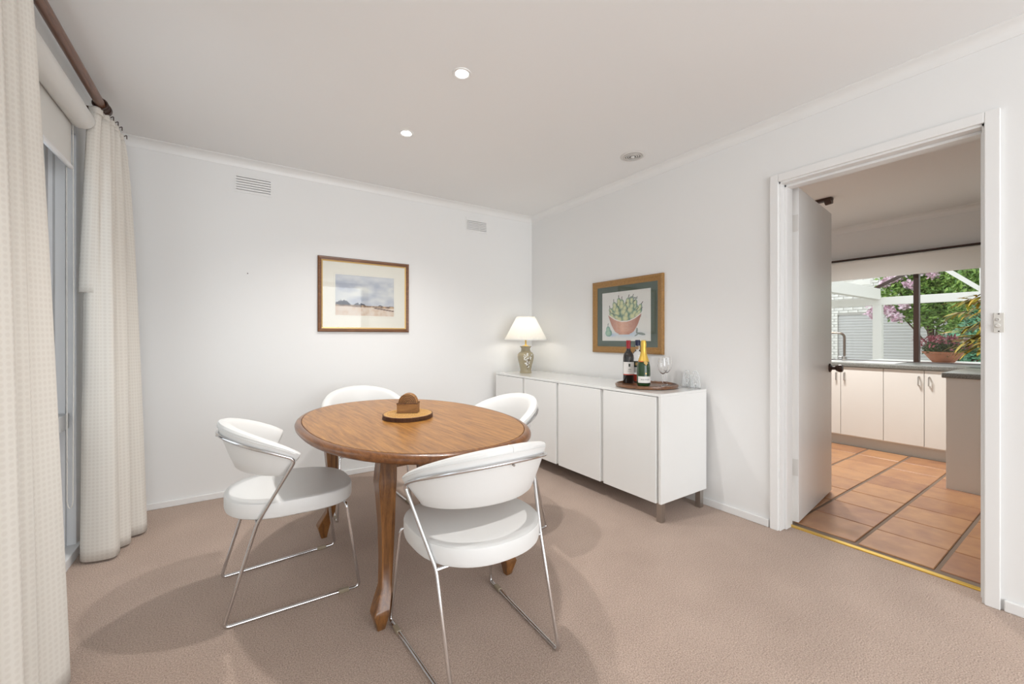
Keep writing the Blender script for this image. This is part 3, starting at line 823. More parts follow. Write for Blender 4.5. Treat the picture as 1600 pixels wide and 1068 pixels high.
def frame_picture(name, label, w, h, fw, fm, mount_m, pw, ph, pdx, pdz, fn, loc, rz, slip, nx, ny):
    """picture lies in local XZ, facing -Y"""
    t = thing(name, label, 'picture', loc, rz, 'framed pictures')
    d = .022
    prof = [(0, 0), (0, -d * .75), (fw * .2, -d), (fw * .45, -d * .95), (fw * .62, -d * .72), (fw * .8, -d * .70), (fw, -d * .45), (fw, 0)]
    b = NB()
    corners = [(-1, -1), (1, -1), (1, 1), (-1, 1)]
    rings = []
    for sx, sz in corners + corners[:1]:
        rings.append([Vector((sx * (w / 2 - p), q, sz * (h / 2 - p))) for p, q in prof])
    loft(b, rings, cap=False, closed=True)
    obj('frame', b, fm, t)
    if slip:
        b = NB(); s0 = fw; s1 = fw + .006
        rings = [[Vector((sx * (w / 2 - p), q, sz * (h / 2 - p))) for p, q in ((s0 - .003, -.004), (s0 - .003, -.013), (s1, -.010), (s1, -.004))] for sx, sz in corners + corners[:1]]
        loft(b, rings, cap=False); obj('inner_slip', b, 'gilt', t)
    bx('backing', (-w / 2 + fw * .5, -.003, -h / 2 + fw * .5), (w / 2 - fw * .5, -.0005, h / 2 - fw * .5), mount_m, t)
    # mount card with window
    b = NB(); mw = w / 2 - fw * .8; mh = h / 2 - fw * .8
    x0, x1, z0, z1 = pdx - pw / 2, pdx + pw / 2, pdz - ph / 2, pdz + ph / 2
    box(b, (-mw, -.0065, -mh), (x0, -.0045, mh)); box(b, (x1, -.0065, -mh), (mw, -.0045, mh))
    box(b, (x0, -.0065, z1), (x1, -.0045, mh)); box(b, (x0, -.0065, -mh), (x1, -.0045, z0))
    mo = obj('mount', b, mount_m, t)
    if slip:
        b = NB()
        for off, th in ((.012, .0012),):
            box(b, (x0 - off, -.0067, z0 - off), (x1 + off, -.0064, z0 - off + th)); box(b, (x0 - off, -.0067, z1 + off - th), (x1 + off, -.0064, z1 + off))
            box(b, (x0 - off, -.0067, z0 - off), (x0 - off + th, -.0064, z1 + off)); box(b, (x1 + off - th, -.0067, z0 - off), (x1 + off, -.0064, z1 + off))
        obj('ruled_line', b, 'kick', mo)
    o = bpy.data.objects.new('print', print_grid(pw, ph, nx, ny, fn)); COL.objects.link(o); o.parent = t; o.location = (pdx, -.0048, pdz)
    bx('glazing', (-mw, -.0098, -mh), (mw, -.0082, mh), 'pane', t)
    return t
frame_picture('landscape_picture', 'framed watercolour of a cloudy shoreline with dark trees in cream mount', .735, .598, .030, 'frame1', 'board', .475, .330, .0, .0, landscape, (-1.729, -.001, 1.468), 0, True, 150, 100)
frame_picture('pear_picture', 'framed watercolour of a bowl of pears in dark green mount', .722, .605, .052, 'frame2', 'greenboard', .50, .405, -.005, .0, pears, (-.001, -1.281, 1.298), -PI / 2, False, 150, 130)

# ================================================================== DINING TABLE
TBX, TBY, TBR = -1.885, -1.46, .06
ZTOP = .705
tb = thing('dining_table', 'oval golden oak dining table on four cabriole legs', 'table', (TBX, TBY, 0), TBR)
RXT, RYT, PN = .507, .752, 2.2
def sup(rx, ry, n, k, N):
    a = 2 * PI * k / N; c_, s_ = math.cos(a), math.sin(a)
    return (rx * math.copysign(abs(c_) ** (2 / n), c_), ry * math.copysign(abs(s_) ** (2 / n), s_))
NT = 96
def oval_rings(prof):
    return [[(*sup(RXT - d, RYT - d, PN, k, NT), z) for k in range(NT)] for d, z in prof]
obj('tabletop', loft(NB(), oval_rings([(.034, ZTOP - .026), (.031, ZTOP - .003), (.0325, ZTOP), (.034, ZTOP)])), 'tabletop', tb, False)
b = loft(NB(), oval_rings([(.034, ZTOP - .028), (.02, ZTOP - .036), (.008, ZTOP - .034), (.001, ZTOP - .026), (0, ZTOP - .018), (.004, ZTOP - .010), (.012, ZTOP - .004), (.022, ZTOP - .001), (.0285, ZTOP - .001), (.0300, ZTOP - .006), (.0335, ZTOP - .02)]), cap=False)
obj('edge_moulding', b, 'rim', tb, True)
# apron
LX, LY = .268, .418
for sg in (-1, 1):
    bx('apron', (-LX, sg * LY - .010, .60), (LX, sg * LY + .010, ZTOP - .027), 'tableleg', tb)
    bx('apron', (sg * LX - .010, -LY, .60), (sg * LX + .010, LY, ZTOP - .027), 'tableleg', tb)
def leg_mesh(sx, sy):
    # (z, outward offset along the diagonal, half width)
    P = [(0, .050, .014), (.004, .051, .0155), (.066, .054, .030), (.082, .048, .029), (.15, .012, .0215), (.25, .004, .023), (.38, .002, .027), (.50, .008, .032), (.555, .012, .036), (.60, .006, .0345), (.65, .0, .032), (ZTOP - .027, .0, .032)]
    b = NB(); rings = []
    for z, o_, hw in P:
        cx = sx * o_ * .75; cy = sy * o_ * .75; ch = hw * .12
        q = [(hw, -hw + ch), (hw, hw - ch), (hw - ch, hw), (-hw + ch, hw), (-hw, hw - ch), (-hw, -hw + ch), (-hw + ch, -hw), (hw - ch, -hw)]
        rings.append([(cx + x, cy + y, z) for x, y in q])
    return loft(b, rings)
for sx in (-1, 1):
    for sy in (-1, 1):
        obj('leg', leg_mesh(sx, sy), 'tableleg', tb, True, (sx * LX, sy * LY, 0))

# placemats stack and coaster box
def mat_stack(c, n, rx, ry, rz):
    for k in range(n):
        z = ZTOP + .0055 * k
        t = thing('woven_placemat', ['bottom woven rattan placemat of the oval stack on the dining table', 'second woven rattan placemat from the bottom of the stack', 'third woven rattan placemat from the bottom of the stack', 'top woven rattan placemat of the stack, under the coaster box'][k], 'placemat', (c[0], c[1], z), rz, 'stacked placemats')
        N = 48
        prof_ = [(.006, .0002), (.001, .0012), (0, .0027), (.001, .0042), (.006, .0052)]
        b = NB(); loft(b, [[(*sup(rx - d, ry - d, 2, q, N), z_) for q in range(N)] for d, z_ in prof_], cap=False)
        obj('rim', b, 'rattan3', t, True)
        b = NB(); loft(b, [[(*sup(rx - .006, ry - .006, 2, q, N), z_) for q in range(N)] for z_ in (.0004, .0050)])
        w_ = obj('weave', b, 'rattan2', t)
        if k == n - 1:
            b = NB()
            for i in range(1, 9):
                f = i / 9.5
                tube(b, [(*sup((rx - .006) * f, (ry - .006) * f, 2, q, 40), .005) for q in range(40)], .0016, 5, closed=True)
            obj('coil', b, 'rattan2', w_, True)
mat_stack((-1.878, -1.442), 4, .128, .145, -.45)
ZB = ZTOP + .0055 * 4 + .0012
cb = thing('coaster_box', 'small open rattan coaster box on the woven placemats', 'box', (-1.868, -1.420, ZB), -.55)
b = NB()
hw, hd, hh, th = .053, .034, .048, .004
box(b, (-hw, -hd, 0), (hw, -hd + th, hh), .0015); box(b, (-hw, hd - th, 0), (hw, hd, hh), .0015)
box(b, (-hw, -hd + th, 0), (-hw + th, hd - th, hh), .0015); box(b, (hw - th, -hd + th, 0), (hw, hd - th, hh), .0015); box(b, (-hw, -hd, 0), (hw, hd, .004))
obj('holder', b, 'rattan', cb)
b = NB()
tube(b, [(-hw, -hd, hh), (hw, -hd, hh), (hw, hd, hh), (-hw, hd, hh)], .003, 6, closed=True)
obj('top_binding', b, 'rattan3', cb, True)
disc = NB(); lathe(disc, [(.046, -.0035), (.0475, -.001), (.0475, .002), (.046, .0038)], 36)
bmesh.ops.rotate(disc, verts=disc.verts[:], cent=(0, 0, 0), matrix=Matrix.Rotation(PI / 2, 3, 'X'))
dme = mesh_of(disc, 'coaster', 'rattan', True)
coil = NB()
for i in range(1, 6):
    tube(coil, [(.0085 * i * math.cos(q * PI / 14), -.0040, .0085 * i * math.sin(q * PI / 14)) for q in range(28)], .0016, 5, closed=True)
cme = mesh_of(coil, 'coil', 'rattan3', True)
Rz = Matrix.Rotation(-.55, 3, 'Z')
for k in range(5):
    p = Rz @ Vector((0, -.021 + k * .0105, 0))
    t = thing('coaster', ['woven rattan coaster at the front of the small box with its coiled face showing', 'second woven rattan coaster from the front of the small box', 'middle woven rattan coaster standing in the small box', 'second woven rattan coaster from the back of the small box', 'woven rattan coaster at the back of the small box'][k], 'coaster', (-1.868 + p.x, -1.420 + p.y, ZB + .004 + .0475), -.55, 'coasters in the box')
    share('disc', dme, (0, 0, 0), t)
    if k == 0: share('coil', cme, (0, 0, 0), t)

# ================================================================== CHAIRS
def back_point(th, t, d):
    A = .222 + .060 * t - d; B = .203 + .072 * t - d
    c_ = max(0.0, math.cos(th))
    zt = .652 + .118 * c_ ** .8; zb = .545 + .016 * c_
    return Vector((A * math.sin(th), -B * math.cos(th), zb + (zt - zb) * t))
SEC = [(.06, 0), (.3, -.002), (.6, -.002), (.86, 0), (.95, .004), (.99, .012), (1.0, .024), (.99, .038), (.95, .047), (.86, .051), (.6, .047), (.3, .041), (.07, .036), (.02, .030), (0.0, .018), (.02, .006)]
def chair_proto():
    ch = thing('dining_chair', '', 'chair', (0, 0, 0), 0, 'dining chairs around the oval table')
    # backrest shell
    b = NB(); rings = []
    n = 40
    ths = [(2 * k / n - 1) for k in range(n + 1)]
    def ring(s, shrink):
        out = []
        for t, d in SEC:
            tt = .5 + (t - .5) * shrink; dd = .024 + (d - .024) * shrink
            thm = math.radians(79 + 14 * tt)
            e = (1 + .02 * (1 - shrink))
            out.append(back_point(s * thm * e, tt, dd))
        return out
    rings += [ring(-1.0, .35), ring(-1.0, .75), ring(-.992, .93)]
    rings += [ring(s * .98, 1.0) for s in ths]
    rings += [ring(.992, .93), ring(1.0, .75), ring(1.0, .35)]
    loft(b, rings)
    bk = obj('backrest', b, 'leather', ch, True)
    b = NB(); tube(b, [back_point(s * math.radians(90) * .97, .90, -.0005) for s in ths], .0016, 6); obj('seam', b, 'leather', bk, True)
    b = NB()
    tube(b, [back_point(.0, t, d) + Vector((0, -.0006, 0)) for t, d in ((.90, 0), (.95, .004), (.99, .012), (1.0, .024), (.99, .038), (.95, .047))], .0014, 6)
    obj('seam', b, 'leather', bk, True)
    # seat cushion
    N = 64
    def plan(k, ins):
        a = 2 * PI * k / N; c_, s_ = math.cos(a), math.sin(a)
        ex = 2.25 if s_ < 0 else 2.7
        x = .236 * math.copysign(abs(c_) ** (2 / ex), c_); y = (.245 if s_ < 0 else .262) * math.copysign(abs(s_) ** (2 / ex), s_)
        L = math.hypot(x, y); f = (L - ins) / L
        return x * f, y * f
    prof_ = [(.05, .386), (.012, .388), (.003, .394), (0, .405), (0, .4455), (.002, .4515), (.007, .4545), (.02, .456), (.06, .458), (.13, .459), (.19, .459)]
    b = NB(); loft(b, [[(plan(k, i_)[0], plan(k, i_)[1], z - .012 * max(0, plan(k, i_)[1] / .262)) for k in range(N)] for i_, z in prof_])
    se = obj('seat', b, 'leather', ch, True)
    b = NB(); tube(b, [(plan(k, .0035)[0], plan(k, .0035)[1], .4515 - .012 * max(0, plan(k, 0)[1] / .262)) for k in range(N)], .0018, 6, closed=True); obj('piping', b, 'leather', se, True)
    # bent chrome rod, one continuous frame
    rail = []
    for k in range(33):
        s = 2 * k / 32 - 1; th = s * math.radians(80)
        c_ = math.cos(th)
        p = back_point(th, .80, -.0065); p.z = .628 + .092 * c_ ** .9
        rail.append(p)
    L0 = rail[0]; R0 = rail[-1]
    def side(sg, end):
        return [Vector((sg * .205, .205, .390)), Vector((sg * .232, .252, .0072)), Vector((sg * .207, -.250, .0072)), Vector((sg * .2425, -.135, .385)), end]
    def sidepath(sg, end, nxt):
        pts = [Vector((sg * .150, .195, .382)), Vector((sg * .208, .200, .382)), Vector((sg * .232, .252, .0072)), Vector((sg * .207, -.250, .0072)), Vector((sg * .213, -.140, .380)), end, nxt]
        return fillet(pts, [0, .02, .022, .022, .02, .028, 0], 6)
    left = sidepath(-1, Vector((-.271, -.010, .628)), rail[2])
    right = sidepath(1, Vector((.271, -.010, .628)), rail[-3])
    path = left[:-1] + rail[2:-2] + list(reversed(right[:-1]))
    b = NB(); tube(b, path, .0068, 10)
    obj('frame', b, 'chrome', ch, True)
    obj('seat_support', tube(NB(), [(-.213, -.139, .380), (.213, -.139, .380)], .006, 8), 'chrome', ch, True)
    obj('seat_support', tube(NB(), [(-.155, .195, .382), (.155, .195, .382)], .006, 8), 'chrome', ch, True)
    g = NB(); box(g, (-.009, -.022, 0), (.009, .022, .016), .003)
    gme = mesh_of(g, 'glide', 'glide')
    for sg in (-1, 1):
        share('glide', gme, (sg * .2285, .185, .0), ch, (0, 0, -sg * .05))
    bo = NB(); lathe(bo, [(.004, -.004), (.004, .004), (.002, .006)], 10); bmesh.ops.rotate(bo, verts=bo.verts[:], cent=(0, 0, 0), matrix=Matrix.Rotation(PI / 2, 3, 'X'))
    obj('bolt', bo, 'steel', ch, True, (0, -.2665, .709))
    return ch
ch0 = chair_proto()
spots = [(-1.884, -2.167, .015, 'white leather chair on chrome rod frame with its back to the open floor'),
         (-2.425, -1.393, -PI / 2 + .04, 'white leather chair on chrome rod frame between the table and the curtains'),
         (-1.886, -.634, PI, 'white leather chair on chrome rod frame between the table and the back wall'),
         (-1.365, -1.440, PI / 2 + .06, 'white leather chair on chrome rod frame between the table and the sideboard')]
for i, (x, y, rz, lab) in enumerate(spots):
    o = ch0 if i == 0 else copy_tree(ch0)
    o.location = (x, y, 0); o.rotation_euler = (0, 0, rz); o['label'] = lab

# ================================================================== KITCHEN
KX = 2.65; KW = 3.25; KY0, KY1 = -5.2, .6
struct(bx('wall_kitchen_left', (.14, KY1, -.1), (KW + .2, KY1 + .1, H), 'wall'), 'white kitchen side wall')
struct(bx('wall_kitchen_right', (.14, KY0 - .1, -.1), (KW + .2, KY0, H), 'wall'), 'white kitchen end wall')
struct(bx('ceiling_kitchen', (0.0, KY0 - .1, H), (KW + .2, KY1 + .1, H + .1), 'ceil'), 'white kitchen ceiling')
# outer wall with window opening
WY0, WY1, WZ0, WZ1 = -4.6, -1.0, .835, 2.02
b = NB()
box(b, (KW, KY0, -.1), (KW + .15, KY1, WZ0)); box(b, (KW, KY0, WZ1), (KW + .15, KY1, H)); box(b, (KW, WY1, WZ0), (KW + .15, KY1, WZ1)); box(b, (KW, KY0, WZ0), (KW + .15, WY0, WZ1))
struct(obj('wall_kitchen_window', b, 'wall'), 'white kitchen wall above the long window')
cove('trim_7', (KW, KY1, H), (KW, KY0, H), (-1, 0, 0), .06)
# tiles
kf = bx('floor_kitchen', (.11, KY0, -.1), (KW, KY1, -.006), 'grout'); struct(kf, 'terracotta tiled kitchen floor')
tb_ = NB(); box(tb_, (-.1505, -.1465, -.008), (.1505, .1465, 0), .003, 1)
tme = mesh_of(tb_, 'tile', 'tile')
px_, py_ = .309, .311
rt = random.Random(5)
for j in range(-4, 9):
    yc = -2.715 - .5 * py_ + j * py_ * 1.0
    yc = -2.8705 + j * py_
    if yc > KY1 - .15 or yc < KY0: continue
    for i in range(8):
        xc = .185 + px_ * (i + .5) + (.014 if j % 2 else 0)
        if xc + .15 > KX + .07: continue
        share('tile', tme, (xc, yc, rt.uniform(-.0012, .0008)), kf, (0, 0, rt.choice((0, PI))))
# kitchen window
kw = bpy.data.objects.new('window_2', None); COL.objects.link(kw); struct(kw, 'long kitchen window with dark brown frame'); kw.location = (KW, -2.8, WZ0)
def kb_(name, lo, hi, m, bev=.002): return bx(name, (lo[0] - KW, lo[1] + 2.8, lo[2] - WZ0), (hi[0] - KW, hi[1] + 2.8, hi[2] - WZ0), m, kw, bev)
kb_('sill_rail', (KW - .004, WY0, WZ0), (KW + .06, WY1, WZ0 + .034), 'brown')
kb_('head_rail', (KW, WY0, WZ1 - .03), (KW + .06, WY1, WZ1), 'brown')
for y in (WY1 - .03, -2.345, -3.55, WY0): kb_('mullion', (KW - .002, y, WZ0 + .034), (KW + .06, y + .042, WZ1 - .03), 'brown')
for a, c_ in ((-2.303, WY1 - .03), (-3.508, -2.345), (WY0 + .042, -3.55)): kb_('pane', (KW + .03, a, WZ0 + .034), (KW + .034, c_, WZ1 - .03), 'pane', 0)
kb = thing('kitchen_blind', 'cream roller blind rolled up over the kitchen window', 'blind', (KW - .045, -2.7, 1.965))
b = NB(); tube(b, [(0, -1.95, 0), (0, 1.7, 0)], .036, 20); obj('roll', b, 'kit', kb, True)
bx('cloth', (-.036, -1.9, -.175), (-.033, 1.68, 0), 'kit', kb); bx('bottom_bar', (-.042, -1.9, -.19), (-.028, 1.68, -.17), 'kit', kb, .003)
bx('track', (-.03, -1.95, .038), (.045, 1.7, .052), 'brown', kb)
# base cabinets
BT = .862
def cab(y0, y1, split, label):
    t = thing('base_cabinet', label, 'cabinet', (KX + .28, (y0 + y1) / 2, 0), group='kitchen base cabinets')
    cx, cy = KX + .28, (y0 + y1) / 2
    bx('body', (KX + .02 - cx, y0 - cy, .10), (KW - .012 - cx, y1 - cy, BT - .041), 'kit', t)
    bx('kickboard', (KX + .05 - cx, y0 - cy, -.005), (KX + .066 - cx, y1 - cy, .10), 'kick', t)
    ys = [y0, split, y1]
    for k in range(2):
        d = bx('door', (KX - cx, ys[k] + .002 - cy, .112), (KX + .018 - cx, ys[k + 1] - .002 - cy, BT - .045), 'kit', t, .0015)
        hy = (split - .035 if k == 0 else split + .035) - cy
        hb = NB(); tube(hb, fillet([(KX - cx, hy, .675), (KX - .026 - cx, hy, .680), (KX - .026 - cx, hy, .755), (KX - cx, hy, .760)], .006, 4), .0055, 8)
        h_ = obj('handle', hb, 'inox', d, True)
    return t
cab(-2.213, -1.53, -1.871, 'white kitchen base cabinet with two doors under the sink tap')
cab(-2.79, -2.213, -2.502, 'white kitchen base cabinet with two doors beside the counter return')
dw = thing('dishwasher', 'stainless steel dishwasher under the kitchen worktop beyond the open door', 'appliance', (KX + .28, -1.16, 0))
bx('body', (-.25, -.36, .10), (.29, .365, BT - .042), 'inox', dw); bx('front', (-.278, -.355, .13), (-.25, .36, .70), 'inox', dw, .003); bx('control_panel', (-.278, -.355, .708), (-.25, .36, BT - .05), 'steel', dw, .002); bx('kickboard', (-.22, -.36, -.005), (-.20, .365, .10), 'dark', dw)
b = NB(); tube(b, [(-.30, -.28, .66), (-.30, .28, .66)], .008, 10); tube(b, [(-.30, -.26, .66), (-.275, -.26, .66)], .006, 8); tube(b, [(-.30, .26, .66), (-.275, .26, .66)], .006, 8); obj('handle', b, 'inox', dw, True)
# counter return (peninsula)
PX = 1.775; PY = -2.79
pn = thing('counter_return', 'white panelled kitchen counter return beside the doorway', 'cabinet', (2.2, -3.2, 0))
bx('front_panel', (PX - 2.2, -1.6, -.004), (PX + .018 - 2.2, PY + 3.2, BT - .04), 'kit', pn, .001)
bx('side_panel', (PX + .018 - 2.2, PY - .018 + 3.2, -.004), (KX + .02 - 2.2, PY + 3.2, BT - .04), 'kit', pn, .001)
bx('body', (PX + .018 - 2.2, -1.6, 0), (KX + .3 - 2.2, PY - .018 + 3.2, BT - .042), 'kit', pn)
b = NB()
box(b, (KX - .02, -4.8, BT - .04), (KW, -.75, BT), .006, 3)
box(b, (PX - .025, -4.8, BT - .04), (KX + .1, PY + .02, BT), .006, 3)
tag(obj('worktop', b, 'stone', None, True), 'speckled grey green laminate worktop running under the kitchen window', 'worktop')
# sink
sk = thing('sink', 'white inset kitchen sink edge on the worktop', 'sink', (2.93, -1.98, BT))
b = NB(); box(b, (-.20, -.30, 0), (.20, .30, .006), .002)
obj('rim', b, 'kit', sk)
b = NB(); lathe(b, [(.14, .0066), (.13, .0062), (.001, .0062)], 32, cap=False); obj('bowl', b, 'inox', sk, True, (0, .12, 0))
# tap
tp = thing('kitchen_tap', 'bronze gooseneck kitchen tap with side lever', 'tap', (3.16, -1.745, BT))
obj('base', lathe(NB(), [(.026, 0), (.026, .045), (.020, .05), (.014, .052)], 20), 'inox', tp, True)
b = NB(); tube(b, fillet([(0, 0, .05), (0, 0, .315), (-.04, .15, .315), (-.06, .185, .235)], [0, .06, .07, 0], 7), .0135, 12); obj('spout', b, 'tap', tp, True)
b = NB(); tube(b, [(0, 0, .035), (-.005, .05, .04)], .012, 10); tube(b, [(-.005, .048, .04), (-.004, .056, .12)], .0045, 8); obj('lever', b, 'inox', tp, True)
# ceiling spot bar of the kitchen
kl = thing('ceiling_light_bar', 'dark brown ceiling light bar above the open kitchen door', 'ceiling light', (1.86, -1.87, H))
b = NB(); box(b, (-.03, -.19, -.028), (.03, .15, 0), .008); obj('bar', b, 'brown', kl, True)
b = NB(); tube(b, [(0, -.185, -.030), (0, -.135, -.034)], .030, 16); obj('spot_head', b, 'brown', kl, True)
b = NB(); tube(b, [(0, .09, -.034), (0, .14, -.030)], .030, 16); obj('spot_head', b, 'brown', kl, True)
for y in (-.16, .115):
    l = bpy.data.lights.new('spot_head_beam', 'SPOT'); l.energy = KITCHEN_W; l.spot_size = math.radians(160); l.spot_blend = 1.0; l.shadow_soft_size = .05; l.color = (1, .975, .94)
    o = bpy.data.objects.new('spot_head_beam', l); COL.objects.link(o); o.parent = kl; o.location = (0, y, -.072)

# ------------------------------------------------------------------ plants
def leaf_bm(L, Wd, fold=.15, droop=.25, n=6):
    b = NB(); rows = []
    for k in range(n + 1):
        t = k / n; w_ = Wd * math.sin(PI * min(1, t * .93 + .05)) ** .8
        y = L * t; z = -droop * L * t * t
        rows.append([b.verts.new((-w_, y, z + fold * w_)), b.verts.new((0, y, z)), b.verts.new((w_, y, z + fold * w_))])
    for A, B in zip(rows, rows[1:]):
        b.faces.new((A[0], A[1], B[1], B[0])); b.faces.new((A[1], A[2], B[2], B[1]))
    return b
cp = thing('croton_plant', 'croton pot plant with narrow yellow green leaves on the kitchen worktop', 'plant', (3.0, -2.95, BT))
obj('pot', lathe(NB(), [(.07, 0), (.075, .004), (.10, .16), (.108, .165), (.108, .185), (.098, .185), (.095, .165), (.001, .16)], 28, cap=False), 'terracotta', cp, True)
stems = NB()
rp = random.Random(21)
lme = mesh_of(leaf_bm(.16, .017), 'leaf', 'leafc', True)
for s in range(16):
    a = 2.45 + rp.uniform(-1.0, 1.0)
    R_ = rp.uniform(.14, .31); z1 = rp.uniform(.22, .46) if s % 2 else rp.uniform(.02, .16)
    pts = []
    for k in range(7):
        t = k / 6
        pts.append(Vector((math.cos(a) * R_ * t, math.sin(a) * R_ * t, .16 + (z1 + .05) * math.sin(t * PI * .62) - (.12 * t * t if z1 < .25 else 0))))
    tube(stems, pts, .004, 6)
    for k in range(15):
        t = .3 + .7 * k / 14; i0 = min(5, int(t * 6)); p = pts[i0].lerp(pts[i0 + 1], t * 6 - i0)
        az = a - PI / 2 + rp.uniform(-1.3, 1.3)
        q = share('leaf', lme, p, cp, (rp.uniform(-.7, .35), rp.uniform(-.3, .3), az), (1, 1, 1))
        sc = rp.uniform(.6, 1.05); q.scale = (sc, sc, sc)
obj('stem', stems, 'bark', cp, True)

def leaf_cloud(name, m, pts, size, parent, stuff=True, up=.3, asp=.5, seed=1):
    r = random.Random(seed)
    vs, fs = [], []
    for p in pts:
        d = Vector((r.gauss(0, 1), r.gauss(0, 1), r.gauss(0, .6) + up)).normalized()
        s_ = d.cross(Vector((r.gauss(0, 1), r.gauss(0, 1), r.gauss(0, 1)))).normalized()
        L = size * r.uniform(.6, 1.3); k = len(vs); nrm = d.cross(s_) * L * .12
        p = Vector(p)
        vs += [p, p + d * L * .5 + s_ * L * asp * .5 + nrm, p + d * L, p + d * L * .5 - s_ * L * asp * .5 + nrm]
        fs += [(k, k + 1, k + 2), (k, k + 2, k + 3)]
    me = bpy.data.meshes.new(name); me.from_pydata([tuple(v_) for v_ in vs], [], fs); me.materials.append(M[m])
    o = bpy.data.objects.new(name, me); COL.objects.link(o); o.parent = parent
    if stuff: o['kind'] = 'stuff'
    return o
GZ = -.35
struct(bx('ground', (KW + .15, -14, GZ - .1), (20, 12, GZ), 'paving'), 'paved garden ground outside')
# outdoor table with terracotta bowl
ot = thing('garden_table', 'white garden table outside the kitchen window', 'table', (4.05, -2.50, GZ))
bx('table_top', (-.35, -.75, 1.155), (.35, .75, 1.195), 'pergola', ot, .004)
for sx in (-1, 1):
    for sy in (-1, 1): bx('leg', (sx * .28 - .025, sy * .65 - .025, 0), (sx * .28 + .025, sy * .65 + .025, 1.155), 'pergola', ot)
rpn = thing('potted_red_plant', 'red flowering plant in a wide terracotta bowl outside the window', 'plant', (3.96, -2.40, GZ + 1.195))
rpn.scale = (.84, .84, .9)
obj('bowl', lathe(NB(), [(.10, 0), (.105, .004), (.15, .06), (.185, .11), (.205, .118), (.207, .132), (.195, .134), (.18, .115), (.001, .105)], 40, cap=False), 'terracotta', rpn, True)
rr = random.Random(9); pts = []; pr = []
for k in range(1500):
    a = rr.uniform(0, 2 * PI); e = rr.random() ** .5; R_ = .19 * e
    pts.append((math.cos(a) * R_, math.sin(a) * R_, .11 + (.17 * rr.random()) * (1 - .5 * e * e)))
for k in range(330):
    a = rr.uniform(0, 2 * PI); e = rr.random() ** .4; R_ = .265 * e
    pr.append((math.cos(a) * R_, math.sin(a) * R_, .30 - .17 * e ** 3 * rr.random() + rr.uniform(-.02, .02)))
leaf_cloud('foliage', 'leafd', pts, .05, rpn, seed=2, asp=.25); leaf_cloud('red_bracts', 'leafr', pr, .045, rpn, seed=3, asp=.5, up=.8)

# pergola
PG = 8.35
pg = thing('pergola', 'white painted garden pergola with gable truss and slatted roof', 'pergola', (PG, 0, GZ))
def pgb(name, lo, hi, m='pergola', bev=.004): return bx(name, (lo[0] - PG, lo[1], lo[2] - GZ), (hi[0] - PG, hi[1], hi[2] - GZ), m, pg, bev)
pgb('beam', (PG - .05, -5.0, 1.79), (PG + .05, 3.2, 1.945))
pgb('post', (PG - .07, -.775, GZ), (PG + .07, -.635, 1.79)); pgb('post', (PG - .07, 2.5, GZ), (PG + .07, 2.64, 1.79)); pgb('post', (PG - .07, -4.9, GZ), (PG + .07, -4.76, 1.79))
pgb('beam', (4.6, -.76, 1.90), (PG - .05, -.64, 2.12))
pgb('king_post', (PG - .04, -2.22, 1.945), (PG + .04, -2.10, 2.75))
def bar(name, p0, p1, w_, h_, m='pergola'):
    p0 = Vector(p0) - Vector((PG, 0, GZ)); p1 = Vector(p1) - Vector((PG, 0, GZ))
    t = (p1 - p0).normalized(); s_ = t.cross(Vector((1, 0, 0))).normalized(); x_ = Vector((1, 0, 0))
    b = NB(); loft(b, [[p + s_ * a * h_ + x_ * c_ * w_ for a, c_ in ((-.5, -.5), (.5, -.5), (.5, .5), (-.5, .5))] for p in (p0, p1)])
    return obj(name, b, m, pg)
bar('rake', (PG, -.66, 2.14), (PG, -1.55, 2.62), .08, .05, 'brown')
bar('brace', (PG, -2.12, 1.97), (PG, -1.45, 2.62), .06, .07)
sme = mesh_of(box(NB(), (-1.85, -.085, -.012), (1.85, .085, .012)), 'roof_slat', 'pergola')
for k in range(16): share('roof_slat', sme, (6.45 - PG, -.52 + k * .205, 2.17 - GZ), pg, (.25, 0, 0))
rme = mesh_of(box(NB(), (-.045, -2.0, -.05), (.045, 2.0, .05)), 'rafter', 'pergola')
for k in range(4): share('rafter', rme, (5.1 - PG + k * .95, 1.3, 2.24 - GZ), pg)

# garage wall of cream bricks with roller door
GX2 = 13.0
RY0, RY1, RZ1 = -.95, 1.47, 1.83
b = NB()
box(b, (GX2 + .012, RY1, GZ), (GX2 + .25, 6, 4.6)); box(b, (GX2 + .012, -9, GZ), (GX2 + .25, RY0, 4.6)); box(b, (GX2 + .012, RY0, RZ1), (GX2 + .25, RY1, 4.6))
gw = obj('wall_garden', b, 'mortar'); struct(gw, 'cream brick garage wall')
bme = mesh_of(box(NB(), (-.01, -.114, -.037), (.012, .114, .037), .003, 1), 'brick', 'brick')
cnt = 0
b = NB()
def brick_spans(y, z):
    a, c_ = y - .114, y + .114
    if z - .037 >= RZ1 - .02: return [(a, c_)]
    return [(p, q) for p, q in ((max(a, RY1), c_), (a, min(c_, RY0))) if q - p > .03]
for r_ in range(56):
    z = GZ + .04 + r_ * .086
    y = 5.88 - (.12 if r_ % 2 else 0)
    while y > -8.8:
        for p, q in brick_spans(y, z):
            if z > .2 and z < 2.95 and -1.35 < y < 2.2 and cnt < 300:
                share('brick', bme, (GX2, (p + q) / 2, z), gw, scale=(1, (q - p) / .228, 1)); cnt += 1
            else: box(b, (GX2 - .01, p, z - .037), (GX2 + .012, q, z + .037))
        y -= .24
far = obj('brickwork', b, 'brick', gw); far['kind'] = 'stuff'
rd = thing('roller_door', 'grey ribbed roller door in the cream brick garage wall', 'garage door', (GX2 + .06, (RY0 + RY1) / 2, GZ))
hwd = (RY1 - RY0) / 2 - .003
